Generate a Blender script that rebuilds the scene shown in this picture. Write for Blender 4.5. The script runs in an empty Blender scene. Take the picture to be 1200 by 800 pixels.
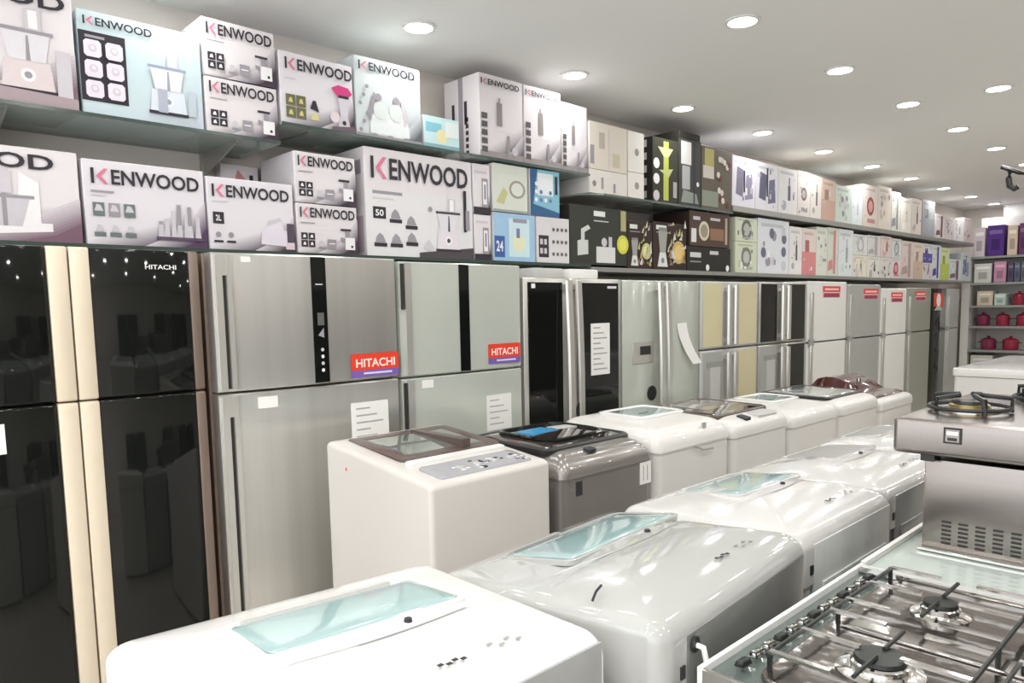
import bpy, bmesh, math, random
from mathutils import Vector, Matrix

S = bpy.context.scene
COL = S.collection
PI = math.pi
R = math.radians

# ------------------------------------------------------------------ camera
cam_d = bpy.data.cameras.new('camera')
cam = bpy.data.objects.new('camera', cam_d)
COL.objects.link(cam)
S.camera = cam
YAW, PITCH, ROLL, FPX, PY = 0.806539, 0.0993792, 0.0187103, 866.578, 446.671
fw = Vector((-math.sin(YAW) * math.cos(PITCH), math.cos(YAW) * math.cos(PITCH), -math.sin(PITCH)))
rt = Vector((math.cos(YAW), math.sin(YAW), 0))
dn = fw.cross(rt)
c_, s_ = math.cos(ROLL), math.sin(ROLL)
r2 = rt * c_ + dn * s_
d2 = dn * c_ - rt * s_
mw = Matrix((( r2.x, -d2.x, -fw.x, 0), (r2.y, -d2.y, -fw.y, 0), (r2.z, -d2.z, -fw.z, 1.55), (0, 0, 0, 1)))
cam.matrix_world = mw
cam_d.sensor_fit = 'HORIZONTAL'
cam_d.sensor_width = 36.0
cam_d.lens = FPX / 1200 * 36.0
cam_d.shift_y = (PY - 400) / 1200
cam_d.clip_start = 0.02

# ------------------------------------------------------------------ world, exposure
w = bpy.data.worlds.new('world')
S.world = w
w.use_nodes = True
w.node_tree.nodes['Background'].inputs[0].default_value = (0.95, 0.97, 1.0, 1)
w.node_tree.nodes['Background'].inputs[1].default_value = 2.2
S.view_settings.view_transform = 'Standard'
S.view_settings.look = 'None'
S.view_settings.gamma = 1
S.view_settings.use_curve_mapping = False
S.view_settings.exposure = 0.30
LAMP_W = 2.5
LAMP_FILL = 5.2  # power of the unseen fill lamps over the aisle
LAMP_DISC = 9.0
LAMP_COL = (1.0, 0.99, 0.97)

# ------------------------------------------------------------------ materials
MATS = {}


def mat(name, rgb, rough=0.5, metal=0.0, emit=0.0, trans=0.0, ior=1.45, noise=0.0, nscale=30.0, coat=0.0, spec=0.5, stretch=None, bump=0.0, alpha=1.0):
    if name in MATS:
        return MATS[name]
    m = bpy.data.materials.new(name)
    m.use_nodes = True
    nt = m.node_tree
    b = nt.nodes['Principled BSDF']
    b.inputs['Base Color'].default_value = (*rgb, 1)
    b.inputs['Roughness'].default_value = rough
    b.inputs['Metallic'].default_value = metal
    b.inputs['IOR'].default_value = ior
    b.inputs['Specular IOR Level'].default_value = spec
    b.inputs['Transmission Weight'].default_value = trans
    b.inputs['Coat Weight'].default_value = coat
    b.inputs['Coat Roughness'].default_value = 0.03
    b.inputs['Alpha'].default_value = alpha
    if emit:
        b.inputs['Emission Color'].default_value = (*rgb, 1)
        b.inputs['Emission Strength'].default_value = emit
    if noise or bump:
        tc = nt.nodes.new('ShaderNodeTexCoord')
        mp = nt.nodes.new('ShaderNodeMapping')
        if stretch:
            mp.inputs['Scale'].default_value = stretch
        nz = nt.nodes.new('ShaderNodeTexNoise')
        nz.inputs['Scale'].default_value = nscale
        nz.inputs['Detail'].default_value = 3
        nt.links.new(tc.outputs['Object'], mp.inputs['Vector'])
        nt.links.new(mp.outputs['Vector'], nz.inputs['Vector'])
        if noise:
            mx = nt.nodes.new('ShaderNodeMix')
            mx.data_type = 'RGBA'
            mx.inputs[6].default_value = (*[max(0, c * (1 - noise)) for c in rgb], 1)
            mx.inputs[7].default_value = (*[min(1, c * (1 + noise)) for c in rgb], 1)
            nt.links.new(nz.outputs['Fac'], mx.inputs[0])
            nt.links.new(mx.outputs[2], b.inputs['Base Color'])
        if bump:
            bp = nt.nodes.new('ShaderNodeBump')
            bp.inputs['Strength'].default_value = bump
            bp.inputs['Distance'].default_value = 0.01
            nt.links.new(nz.outputs['Fac'], bp.inputs['Height'])
            nt.links.new(bp.outputs['Normal'], b.inputs['Normal'])
    MATS[name] = m
    return m


def flat(rgb, rough=0.55):
    return mat('print_%02d_%02d_%02d' % tuple(int(c * 99) for c in rgb), rgb, rough, noise=0.04, nscale=60, spec=0.2)


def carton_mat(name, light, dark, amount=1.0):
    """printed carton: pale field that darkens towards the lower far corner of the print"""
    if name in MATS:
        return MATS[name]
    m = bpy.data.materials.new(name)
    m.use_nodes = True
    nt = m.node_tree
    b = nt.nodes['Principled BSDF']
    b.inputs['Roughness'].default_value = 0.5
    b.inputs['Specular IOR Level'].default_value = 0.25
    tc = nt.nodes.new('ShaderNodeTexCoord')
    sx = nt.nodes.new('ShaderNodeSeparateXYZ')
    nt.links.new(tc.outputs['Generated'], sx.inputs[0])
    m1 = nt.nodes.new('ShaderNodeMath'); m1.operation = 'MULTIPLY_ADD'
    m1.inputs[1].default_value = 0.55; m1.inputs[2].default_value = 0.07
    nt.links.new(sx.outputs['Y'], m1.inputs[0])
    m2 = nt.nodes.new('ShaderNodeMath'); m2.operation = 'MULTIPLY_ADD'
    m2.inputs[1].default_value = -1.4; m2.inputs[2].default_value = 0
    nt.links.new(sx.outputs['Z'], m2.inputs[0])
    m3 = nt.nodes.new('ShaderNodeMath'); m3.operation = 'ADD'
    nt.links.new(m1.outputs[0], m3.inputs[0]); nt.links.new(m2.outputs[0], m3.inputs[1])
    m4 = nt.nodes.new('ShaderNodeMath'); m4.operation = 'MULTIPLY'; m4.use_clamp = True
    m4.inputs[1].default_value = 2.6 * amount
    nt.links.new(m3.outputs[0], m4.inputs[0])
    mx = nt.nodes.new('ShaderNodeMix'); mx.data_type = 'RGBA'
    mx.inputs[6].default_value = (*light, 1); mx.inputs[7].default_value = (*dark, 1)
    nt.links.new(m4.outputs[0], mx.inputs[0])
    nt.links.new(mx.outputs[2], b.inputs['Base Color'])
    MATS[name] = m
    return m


M = dict(
    white=mat('white_enamel', (0.80, 0.79, 0.77), 0.2, coat=0.5, noise=0.015, nscale=4),
    white2=mat('white_painted_steel', (0.72, 0.705, 0.675), 0.3, coat=0.3, noise=0.02, nscale=5),
    fwhite=mat('white_fridge_steel', (0.78, 0.78, 0.74), 0.28, noise=0.02, nscale=3),
    black_glass=mat('black_glass', (0.007, 0.008, 0.007), 0.05, coat=0.0, spec=0.4, noise=0.1, nscale=3),
    black=mat('black_plastic', (0.02, 0.02, 0.02), 0.35, noise=0.1),
    smoke=mat('smoked_plastic', (0.035, 0.026, 0.024), 0.08, coat=1.0, noise=0.1, nscale=9),
    brown_frame=mat('brown_plastic', (0.10, 0.07, 0.062), 0.25, noise=0.1),
    cream_trim=mat('champagne_trim', (0.72, 0.63, 0.49), 0.35, metal=0.1, noise=0.03),
    brown_trim=mat('bronze_trim', (0.20, 0.15, 0.12), 0.35, metal=0.3, noise=0.05),
    steel=mat('brushed_steel', (0.84, 0.84, 0.78), 0.34, metal=1.0, noise=0.24, nscale=7, stretch=(1, 1, 0.015)),  # noise puts vertical streaks of reflected light into the base colour
    silver=mat('silver_glass', (0.56, 0.59, 0.53), 0.18, metal=0.15, coat=0.5, noise=0.03, nscale=3),
    silver2=mat('silver_paint', (0.50, 0.515, 0.49), 0.3, metal=0.4, noise=0.03, nscale=3),
    silverh=mat('silver_handle', (0.60, 0.59, 0.55), 0.28, metal=0.6, noise=0.03),
    silver_w=mat('warm_silver_plastic', (0.27, 0.25, 0.235), 0.26, metal=0.55, coat=0.3, noise=0.04, nscale=6),
    cream=mat('cream_fridge_steel', (0.66, 0.60, 0.38), 0.28, coat=0.3, noise=0.03, nscale=3),
    grey=mat('grey_plastic', (0.32, 0.32, 0.31), 0.4, noise=0.05),
    lgrey=mat('light_grey_plastic', (0.55, 0.55, 0.53), 0.35, noise=0.05),
    gasket=mat('dark_gasket', (0.03, 0.028, 0.026), 0.6, noise=0.1),
    aqua=mat('aqua_window', (0.34, 0.475, 0.475), 0.1, coat=0.8, noise=0.05, nscale=7),
    aqua_g=mat('grey_aqua_window', (0.30, 0.42, 0.42), 0.1, coat=0.8, noise=0.08, nscale=7),
    glass=mat('shelf_glass', (0.55, 0.66, 0.60), 0.06, noise=0.02, alpha=0.45),
    glass_edge=mat('shelf_glass_edge', (0.05, 0.075, 0.065), 0.2, noise=0.1),
    shelf_metal=mat('grey_shelf_metal', (0.33, 0.33, 0.31), 0.35, metal=0.5, noise=0.05),
    bracket=mat('bracket_metal', (0.45, 0.44, 0.42), 0.35, metal=0.7, noise=0.05),
    paper=mat('paper', (0.86, 0.85, 0.82), 0.7, noise=0.03),
    ink=mat('ink', (0.03, 0.03, 0.035), 0.5, noise=0.1),
    red=mat('red_sticker', (0.75, 0.06, 0.035), 0.4, noise=0.05),
    blue=mat('blue_sticker', (0.05, 0.06, 0.35), 0.4, noise=0.05),
    chrome=mat('chrome', (0.78, 0.77, 0.74), 0.12, metal=1.0, noise=0.03),
    hob=mat('hob_steel', (0.22, 0.20, 0.185), 0.12, metal=0.9, noise=0.25, nscale=7, bump=0.5),
    hobglass=mat('hob_green_glass', (0.10, 0.13, 0.12), 0.06, coat=1.0, noise=0.2, nscale=5),
    cooker=mat('cooker_steel', (0.30, 0.272, 0.255), 0.25, metal=0.95, noise=0.10, nscale=8, stretch=(0.15, 0.15, 5)),
    iron=mat('cast_iron', (0.018, 0.02, 0.018), 0.4, noise=0.2),
    brass=mat('brass', (0.62, 0.48, 0.22), 0.3, metal=0.9, noise=0.1),
    wine=mat('dark_wine_plastic', (0.07, 0.012, 0.014), 0.12, coat=1.0, noise=0.1),
    ceiling=mat('ceiling_paint', (0.88, 0.885, 0.86), 0.75, noise=0.02, nscale=0.8),
    wall=mat('wall_paint', (0.78, 0.73, 0.68), 0.7, noise=0.04, nscale=2),
    wallfar=mat('far_wall_paint', (0.80, 0.75, 0.71), 0.7, noise=0.04, nscale=2),
    purple=mat('purple_print', (0.09, 0.035, 0.20), 0.5, noise=0.08),
    lamp=mat('lamp_diffuser', LAMP_COL, 0.5, emit=LAMP_DISC),
    rim=mat('lamp_rim', (0.85, 0.85, 0.83), 0.4, noise=0.02),
    tile=None,
)


def tile_mat():
    m = bpy.data.materials.new('floor_tile')
    m.use_nodes = True
    nt = m.node_tree
    b = nt.nodes['Principled BSDF']
    b.inputs['Roughness'].default_value = 0.15
    tc = nt.nodes.new('ShaderNodeTexCoord')
    nz = nt.nodes.new('ShaderNodeTexNoise'); nz.inputs['Scale'].default_value = 2.5; nz.inputs['Detail'].default_value = 6
    cr = nt.nodes.new('ShaderNodeValToRGB')
    cr.color_ramp.elements[0].color = (0.58, 0.53, 0.48, 1); cr.color_ramp.elements[1].color = (0.70, 0.65, 0.60, 1)
    nt.links.new(tc.outputs['Object'], nz.inputs['Vector']); nt.links.new(nz.outputs['Fac'], cr.inputs[0])
    nt.links.new(cr.outputs[0], b.inputs['Base Color'])
    return m


M['tile'] = tile_mat()
for k_ in ('steel',):
    b_ = M[k_].node_tree.nodes['Principled BSDF']
    b_.inputs['Anisotropic'].default_value = 0.9
    b_.inputs['Anisotropic Rotation'].default_value = 0.0

# ------------------------------------------------------------------ mesh helpers


class MB:
    """collects shapes given in world coordinates, builds one mesh object"""

    def __init__(s):
        s.v = []; s.f = []; s.mi = []; s.mats = []

    def m(s, material):
        if material not in s.mats:
            s.mats.append(material)
        return s.mats.index(material)

    def add(s, vs, fs, material):
        o = len(s.v); k = s.m(material)
        s.v += [tuple(p) for p in vs]
        for f in fs:
            s.f.append(tuple(i + o for i in f)); s.mi.append(k)

    def box(s, x0, x1, y0, y1, z0, z1, mt):
        s.add([(x0, y0, z0), (x1, y0, z0), (x1, y1, z0), (x0, y1, z0), (x0, y0, z1), (x1, y0, z1), (x1, y1, z1), (x0, y1, z1)],
              [(3, 2, 1, 0), (4, 5, 6, 7), (0, 1, 5, 4), (1, 2, 6, 5), (2, 3, 7, 6), (3, 0, 4, 7)], mt)

    def face(s, pts, mt):
        s.add(pts, [tuple(range(len(pts)))], mt)

    def rings(s, rings, mt, cap0=True, cap1=True):
        n = len(rings[0]); o = []
        for r in rings: o += list(r)
        fs = []
        for k in range(len(rings) - 1):
            for i in range(n):
                j = (i + 1) % n
                fs.append((k * n + i, k * n + j, (k + 1) * n + j, (k + 1) * n + i))
        if cap0: fs.append(tuple(reversed(range(n))))
        if cap1: fs.append(tuple((len(rings) - 1) * n + i for i in range(n)))
        s.add(o, fs, mt)

    def lathe(s, cx, cy, prof, mt, n=20):
        s.rings([[(cx + r * math.cos(2 * PI * i / n), cy + r * math.sin(2 * PI * i / n), z) for i in range(n)] for r, z in prof], mt)

    def tube(s, pts, r, mt, n=8):
        pts = [Vector(p) for p in pts]
        rg = []
        for i, p in enumerate(pts):
            a = pts[max(0, i - 1)]; b = pts[min(len(pts) - 1, i + 1)]
            t = (b - a).normalized()
            u = t.cross(Vector((0, 0, 1)))
            if u.length < 0.1: u = t.cross(Vector((1, 0, 0)))
            u.normalize(); vv = t.cross(u)
            rg.append([p + u * (r * math.cos(2 * PI * k / n)) + vv * (r * math.sin(2 * PI * k / n)) for k in range(n)])
        s.rings(rg, mt)

    def prism(s, prof, y0, y1, mt):
        """profile of (x, z) points swept along y"""
        s.rings([[(x, y0, z) for x, z in prof], [(x, y1, z) for x, z in prof]], mt)

    def build(s, name, parent=None, bevel=0.0, smooth=True, seg=2):
        me = bpy.data.meshes.new(name)
        off = parent_loc(parent)
        me.from_pydata([tuple(Vector(p) - off) for p in s.v], [], s.f)
        for mt in s.mats: me.materials.append(mt)
        me.polygons.foreach_set('material_index', s.mi)
        bm = bmesh.new(); bm.from_mesh(me)
        bmesh.ops.recalc_face_normals(bm, faces=bm.faces)
        if bevel:
            ed = [e for e in bm.edges if len(e.link_faces) == 2 and e.calc_face_angle(0) > R(35)]
            bmesh.ops.bevel(bm, geom=ed, offset=bevel, segments=seg, affect='EDGES', profile=0.6, clamp_overlap=True)
        bm.to_mesh(me); bm.free()
        if smooth:
            me.polygons.foreach_set('use_smooth', [True] * len(me.polygons))
            me.set_sharp_from_angle(angle=R(38))
        me.update()
        ob = bpy.data.objects.new(name, me)
        COL.objects.link(ob)
        if parent is not None: ob.parent = parent
        return ob


def parent_loc(p):
    v = Vector((0, 0, 0))
    while p is not None:
        v += p.location; p = p.parent
    return v


def tag(o, label, cat=None, group=None, kind=None):
    if label: o['label'] = label
    if cat: o['category'] = cat
    if group: o['group'] = group
    if kind: o['kind'] = kind
    return o


def thing(name, label, cat, loc, group=None):
    o = bpy.data.objects.new(name, None)
    COL.objects.link(o)
    o.empty_display_size = 0.1
    o.location = loc
    return tag(o, label, cat, group)


def struct(mb, name, **k):
    o = mb.build(name, **k)
    o['kind'] = 'structure'
    return o


_txt = {}


def glyphs(body):
    if body not in _txt:
        cu = bpy.data.curves.new('t', 'FONT'); cu.body = body; cu.resolution_u = 3; cu.offset = 0.022
        ob = bpy.data.objects.new('t', cu); COL.objects.link(ob)
        dg = bpy.context.evaluated_depsgraph_get()
        me = bpy.data.meshes.new_from_object(ob.evaluated_get(dg))
        vs = [v.co.copy() for v in me.vertices]; fs = [tuple(p.vertices) for p in me.polygons]
        bpy.data.objects.remove(ob); bpy.data.curves.remove(cu); bpy.data.meshes.remove(me)
        x0 = min(v.x for v in vs); x1 = max(v.x for v in vs); y0 = min(v.y for v in vs); y1 = max(v.y for v in vs)
        _txt[body] = ([((v.x - x0) / (x1 - x0), (v.y - y0) / (y1 - y0)) for v in vs], fs)
    return _txt[body]


class Art:
    """flat print on the +X face of something: u along y, v along z, both 0..1 over the face"""

    def __init__(s, x, y0, y1, z0, z1):
        s.mb = MB(); s.x = x + 0.0012; s.y0, s.y1, s.z0, s.z1 = y0, y1, z0, z1; s.k = 0
        s.asp = (y1 - y0) / (z1 - z0)

    def P(s, u, v):
        return (s.x + s.k * 0.00025, s.y0 + (s.y1 - s.y0) * u, s.z0 + (s.z1 - s.z0) * v)

    def poly(s, pts, rgb):
        s.k += 1
        s.mb.face([s.P(u, v) for u, v in pts], flat(rgb))

    def rect(s, u0, v0, u1, v1, rgb):
        s.poly([(u0, v0), (u1, v0), (u1, v1), (u0, v1)], rgb)

    def circ(s, u, v, r, rgb, n=14, sq=1.0):
        s.poly([(u + r * math.cos(2 * PI * i / n), v + r * s.asp * sq * math.sin(2 * PI * i / n)) for i in range(n)], rgb)

    def text(s, body, u0, v0, u1, v1, rgb):
        s.k += 1
        vs, fs = glyphs(body)
        s.mb.add([s.P(u0 + (u1 - u0) * a, v0 + (v1 - v0) * b) for a, b in vs], fs, flat(rgb))

    def build(s, name, parent):
        return s.mb.build(name, parent, smooth=False)


DK = (0.045, 0.04, 0.05); GY = (0.33, 0.31, 0.34); LG = (0.60, 0.57, 0.61); WH = (0.85, 0.84, 0.85); PK = (0.66, 0.20, 0.30)


def logo(x, y0, y1, z0, z1, parent, small=False):
    """the word KENWOOD, its K with a pinkish red arrow"""
    a = Art(x, y0, y1, z0, z1)
    a.rect(0, 0, 0.028, 1, DK)
    a.poly([(0.045, 0.5), (0.115, 0.0), (0.15, 0.0), (0.085, 0.5), (0.15, 1.0), (0.115, 1.0)], PK)
    a.text('ENWOOD', 0.175, 0.0, 1.0, 1.0, DK)
    return a.build('lettering', parent)


def icons(a, u0, v0, u1, v1, nu, nv, fg=WH, bg=DK, pad=0.12):
    for i in range(nu):
        for j in range(nv):
            du = (u1 - u0) / nu; dv = (v1 - v0) / nv
            x0 = u0 + du * (i + pad); x1 = u0 + du * (i + 1 - pad); y0 = v0 + dv * (j + pad); y1 = v0 + dv * (j + 1 - pad)
            a.rect(x0, y0, x1, y1, bg)
            cx, cy = (x0 + x1) / 2, (y0 + y1) / 2
            a.poly([(cx - du * .22, cy - dv * .2), (cx + du * .22, cy - dv * .2), (cx + du * .1, cy + dv * .22), (cx - du * .12, cy + dv * .16)], fg)


def processor(a, u, v, s, body=LG, dark=GY):
    """food processor: base with dial, bowl, lid and feed chute; s = width in u"""
    h = s * a.asp
    a.rect(u, v, u + s, v + h * .08, DK)
    a.poly([(u + .04 * s, v + h * .08), (u + .96 * s, v + h * .08), (u + .9 * s, v + h * .62), (u + .1 * s, v + h * .62)], body)
    a.circ(u + .5 * s, v + h * .34, s * .13, WH); a.circ(u + .5 * s, v + h * .34, s * .07, dark)
    a.poly([(u + .18 * s, v + h * .62), (u + .82 * s, v + h * .62), (u + .92 * s, v + h * 1.15), (u + .08 * s, v + h * 1.15)], (0.72, 0.70, 0.74))
    a.poly([(u + .48 * s, v + h * .62), (u + .56 * s, v + h * .62), (u + .54 * s, v + h * 1.1), (u + .5 * s, v + h * 1.1)], dark)
    a.rect(u + .02 * s, v + h * 1.15, u + .98 * s, v + h * 1.22, dark)
    a.rect(u + .5 * s, v + h * 1.22, u + .78 * s, v + h * 1.62, LG); a.rect(u + .56 * s, v + h * 1.25, u + .72 * s, v + h * 1.6, WH)


def blender(a, u, v, s, body=LG, dark=GY, jar=(0.70, 0.68, 0.72)):
    h = s * a.asp
    a.poly([(u, v), (u + s, v), (u + .8 * s, v + h * .8), (u + .2 * s, v + h * .8)], body)
    a.circ(u + .5 * s, v + h * .35, s * .16, dark)
    a.poly([(u + .22 * s, v + h * .8), (u + .78 * s, v + h * .8), (u + .95 * s, v + h * 2.0), (u + .05 * s, v + h * 2.0)], jar)
    a.rect(u + .1 * s, v + h * 2.0, u + .9 * s, v + h * 2.2, dark)


def mincer(a, u, v, s, body=WH, dark=DK):
    h = s * a.asp
    a.rect(u + .3 * s, v, u + s, v + h * .75, body)
    a.rect(u + .35 * s, v + h * .75, u + .65 * s, v + h * 1.15, GY)
    a.rect(u, v + h * 1.15, u + .75 * s, v + h * 1.28, dark)
    a.poly([(u, v + .55 * h), (u + .3 * s, v + .45 * h), (u + .3 * s, v + .7 * h), (u, v + .75 * h)], GY)
    a.circ(u + .78 * s, v + .2 * h, s * .08, dark)


def stand_mixer(a, u, v, s):
    h = s * a.asp
    a.poly([(u, v), (u + s, v + .08 * h), (u + s, v + .2 * h), (u + .85 * s, v + .2 * h), (u + .85 * s, v + .8 * h), (u + .6 * s, v + .95 * h), (u + .55 * s, v + .2 * h), (u, v + .14 * h)], WH)
    a.poly([(u + .05 * s, v + .55 * h), (u + .72 * s, v + .55 * h), (u + .6 * s, v + .14 * h), (u + .2 * s, v + .14 * h)], LG)
    a.rect(u, v + .55 * h, u + .78 * s, v + .6 * h, GY)
    a.rect(u + .36 * s, v + .14 * h, u + .42 * s, v + .9 * h, GY)
    a.rect(u + .3 * s, v + .62 * h, u + .5 * s, v + .95 * h, LG)


XS = -3.2        # front plane of the goods on the shelves
XW = -3.62       # wall behind


def carton(y0, y1, z0, z1, label, base, art=None, lettering=None, depth=0.34, xf=XS, group=None, name='carton', kind_mat=None, side=None):
    t = thing(name, label, 'box', (xf - depth / 2, (y0 + y1) / 2, z0), group)
    g = 0.003
    y0 += g; y1 -= g; z1 -= 0.002
    mb = MB(); mb.box(xf - depth, xf, y0, y1, z0, z1, base)
    mb.build('carton_body', t, bevel=0.003, seg=1)
    if side is not None:
        s = MB(); side(s, xf - depth, xf, y0 - 0.0012, z0, z1)
        s.build('printed_side', t, smooth=False)
    if art is not None:
        a = Art(xf, y0, y1, z0, z1); art(a)
        a.build('printed_front', t)
    if lettering:
        u0, v0, u1, v1 = lettering
        W = y1 - y0; H = z1 - z0
        logo(xf + 0.005, y0 + W * u0, y0 + W * u1, z0 + H * v0, z0 + H * v1, t)
    return t


# ------------------------------------------------------------------ the room
XR, Y0, YF, HC = 2.9, -2.6, 13.5, 2.95
b = MB(); b.box(XW, XR, Y0, YF, -0.05, 0, M['tile']); struct(b, 'floor')
b = MB(); b.box(XW, XR, Y0, YF, HC, HC + 0.05, M['ceiling']); struct(b, 'ceiling')
b = MB(); b.box(XW - 0.1, XW, Y0, YF, 0, HC, M['wall']); struct(b, 'wall_left')
b = MB(); b.box(XW, XR, YF, YF + 0.1, 0, HC, M['wallfar']); struct(b, 'wall_far')
b = MB(); b.box(XR, XR + 0.1, Y0, YF, 0, HC, M['wallfar']); struct(b, 'wall_right')
b = MB(); b.box(-3.0, XR, 13.15, YF, 2.62, HC, M['ceiling']); struct(b, 'trim_1')

# downlights
def downlight(x, y, label, group=None, power=LAMP_W):
    t = thing('downlight', label, 'light', (x, y, HC), group)
    m = MB(); m.lathe(x, y, [(0.088, HC - 0.001), (0.088, HC - 0.008), (0.07, HC - 0.010), (0.07, HC - 0.004)], M['rim'], 24)
    m.build('rim', t)
    m = MB(); m.lathe(x, y, [(0.001, HC - 0.0095), (0.074, HC - 0.0095), (0.074, HC - 0.006), (0.001, HC - 0.006)], M['lamp'], 24)
    m.build('diffuser', t)
    l = bpy.data.lights.new('lamp', 'AREA'); l.shape = 'DISK'; l.size = 0.15; l.energy = power; l.color = LAMP_COL
    lo = bpy.data.objects.new('lamp', l); COL.objects.link(lo); lo.parent = t; lo.location = (0, 0, -0.014)
    return t


ORD = ['nearest', 'second nearest', 'third nearest', 'fourth nearest', 'fifth nearest', 'sixth nearest', 'seventh nearest', 'eighth nearest', 'ninth nearest', 'farthest']
for i in range(10):
    downlight(-3.07, 2.345 + 1.172 * i, 'round white recessed ceiling light, %s in the row above the shelves' % ORD[i], 'recessed lights in the row above the shelves')
for i in range(5):
    downlight(-1.955, 3.51 + 1.172 * i, 'round white recessed ceiling light, %s in the middle ceiling row' % ORD[i], 'recessed lights in the middle ceiling row')
downlight(-1.41, 5.90, 'round recessed ceiling light set apart near the upper right picture edge', None)
for x, ys in ((-0.85, (5.9, 8.2, 10.6)), (-3.07, (-1.2, 0.0, 1.17)), (-1.955, (-1.2, 0.0, 1.17, 2.34, 9.4, 10.6, 11.8)), (-0.85, (-1.2, 0, 1.17, 2.34, 3.5, 4.7, 7, 9.4, 11.8)), (0.25, (-1.2, 0, 1.17, 2.34, 4.7, 7, 9.4)), (1.35, (-1.2, 1.17, 3.5, 7, 10.6))):  # unseen lamps; the aisle rows are added fill for fridges and machines
    for y in ys:
        downlight(x, y, 'round ceiling light, unseen, added to light the shop', 'unseen added ceiling lights', LAMP_W if x < -1 else (LAMP_FILL * (1.5 if (x < -.5 and y < 2) else 1)))

# ------------------------------------------------------------------ shelves
def bracket(mb, y, z, x1, drop, low):
    mb.box(XW, XW + 0.02, y - 0.012, y + 0.012, z - low, z - .001, M['bracket'])
    mb.add([(XW + .02, y - .004, z - .012), (x1, y - .004, z - .012), (x1, y - .004, z - .02), (XW + .02, y - .004, z - .02 - drop),
            (XW + .02, y + .004, z - .012), (x1, y + .004, z - .012), (x1, y + .004, z - .02), (XW + .02, y + .004, z - .02 - drop)],
           [(0, 1, 2, 3), (7, 6, 5, 4), (0, 4, 5, 1), (1, 5, 6, 2), (2, 6, 7, 3), (3, 7, 4, 0)], M['bracket'])


def glass_shelf(y0, y1, z, label, brackets, th=0.012, group=None, round_end=False, mt=None, low=False):
    t = thing('goods_shelf', label, 'shelf', (XW, (y0 + y1) / 2, z - th), group)
    xf = XS + 0.015
    m = MB()
    pts = [(XW, y0), (xf, y0), (xf, y1), (XW, y1)]
    if round_end:
        r = 0.13
        pts = [(XW, y0)] + [(xf - r + r * math.sin(a), y0 + r - r * math.cos(a)) for a in [k * PI / 2 / 6 for k in range(7)]] + [(xf, y1), (XW, y1)]
    m.rings([[(x, y, z - th) for x, y in pts], [(x, y, z) for x, y in pts]], mt or M['glass'])
    m.build('shelf_board', t)
    if not mt:
        m = MB(); m.box(xf, xf + 0.003, y0 + (0.14 if round_end else 0), y1, z - th - 0.001, z + 0.001, M['glass_edge']); m.build('front_edge', t)
    for y in brackets:
        m = MB(); bracket(m, y, z - th + 0.012, xf - 0.04, .10 if low else .0, .30 if low else .012); m.build('bracket', t)
    return t


glass_shelf(-0.1, 1.635, 2.315, 'upper glass wall shelf at the left, over the black fridge', (0.60, 1.45), low=True)
glass_shelf(1.645, 3.79, 2.405, 'upper glass wall shelf set higher, under the tall pale blender cartons', (1.8, 2.6, 3.4))
glass_shelf(3.795, 5.60, 2.293, 'upper glass shelf with a rounded corner under the dark cartons', (4.5, 5.3), round_end=True)
glass_shelf(5.605, 12.4, 2.352, 'long grey metal upper shelf towards the far end of the shop', (6.5, 8, 9.5, 11), th=0.045, mt=M['shelf_metal'])
glass_shelf(-0.1, 3.79, 1.822, 'lower glass wall shelf above the nearest fridges', (0.3, 1.5, 2.7), th=0.014)
glass_shelf(3.795, 12.4, 1.808, 'lower grey metal shelf above the farther fridges', (4.5, 6, 7.5, 9, 10.5), th=0.03, mt=M['shelf_metal'])
ZL = 1.8225; ZL2 = 1.8085; ZU1 = 2.3155; ZU2 = 2.4055; ZU3 = 2.2935; ZU4 = 2.3525

# ------------------------------------------------------------------ cartons
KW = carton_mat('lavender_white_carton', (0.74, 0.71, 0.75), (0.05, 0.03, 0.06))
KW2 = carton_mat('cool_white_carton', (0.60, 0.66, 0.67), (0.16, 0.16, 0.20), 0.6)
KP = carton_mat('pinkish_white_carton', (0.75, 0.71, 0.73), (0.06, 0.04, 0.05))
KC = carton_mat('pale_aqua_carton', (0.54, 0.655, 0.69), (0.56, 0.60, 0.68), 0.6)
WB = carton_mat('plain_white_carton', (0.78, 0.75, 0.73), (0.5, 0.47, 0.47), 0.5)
DKC = mat('dark_carton', (0.028, 0.026, 0.022), 0.5, noise=0.2, nscale=8, spec=0.2)
BRC = mat('dark_brown_carton', (0.045, 0.028, 0.024), 0.5, noise=0.2, nscale=8, spec=0.2)


def small_text(a, u0, v, u1, h=0.02, rgb=GY):
    a.rect(u0, v, u1, v + h, rgb)


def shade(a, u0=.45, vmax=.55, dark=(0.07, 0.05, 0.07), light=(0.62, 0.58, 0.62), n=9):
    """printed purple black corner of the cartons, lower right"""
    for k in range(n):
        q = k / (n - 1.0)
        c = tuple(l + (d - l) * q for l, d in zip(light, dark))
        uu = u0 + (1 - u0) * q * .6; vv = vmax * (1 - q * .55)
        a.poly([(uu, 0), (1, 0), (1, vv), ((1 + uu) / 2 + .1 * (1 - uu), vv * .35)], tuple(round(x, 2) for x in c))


def art_L1(a):
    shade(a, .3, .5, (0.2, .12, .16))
    stand_mixer(a, .58, .06, .30); a.rect(0.55, .72, .72, .76, LG)
carton(0.0, 0.812, ZL, 2.163, 'white stand mixer carton cut by the left picture edge, lower shelf', KP, art_L1, (.06, .77, .9, .93))

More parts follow.
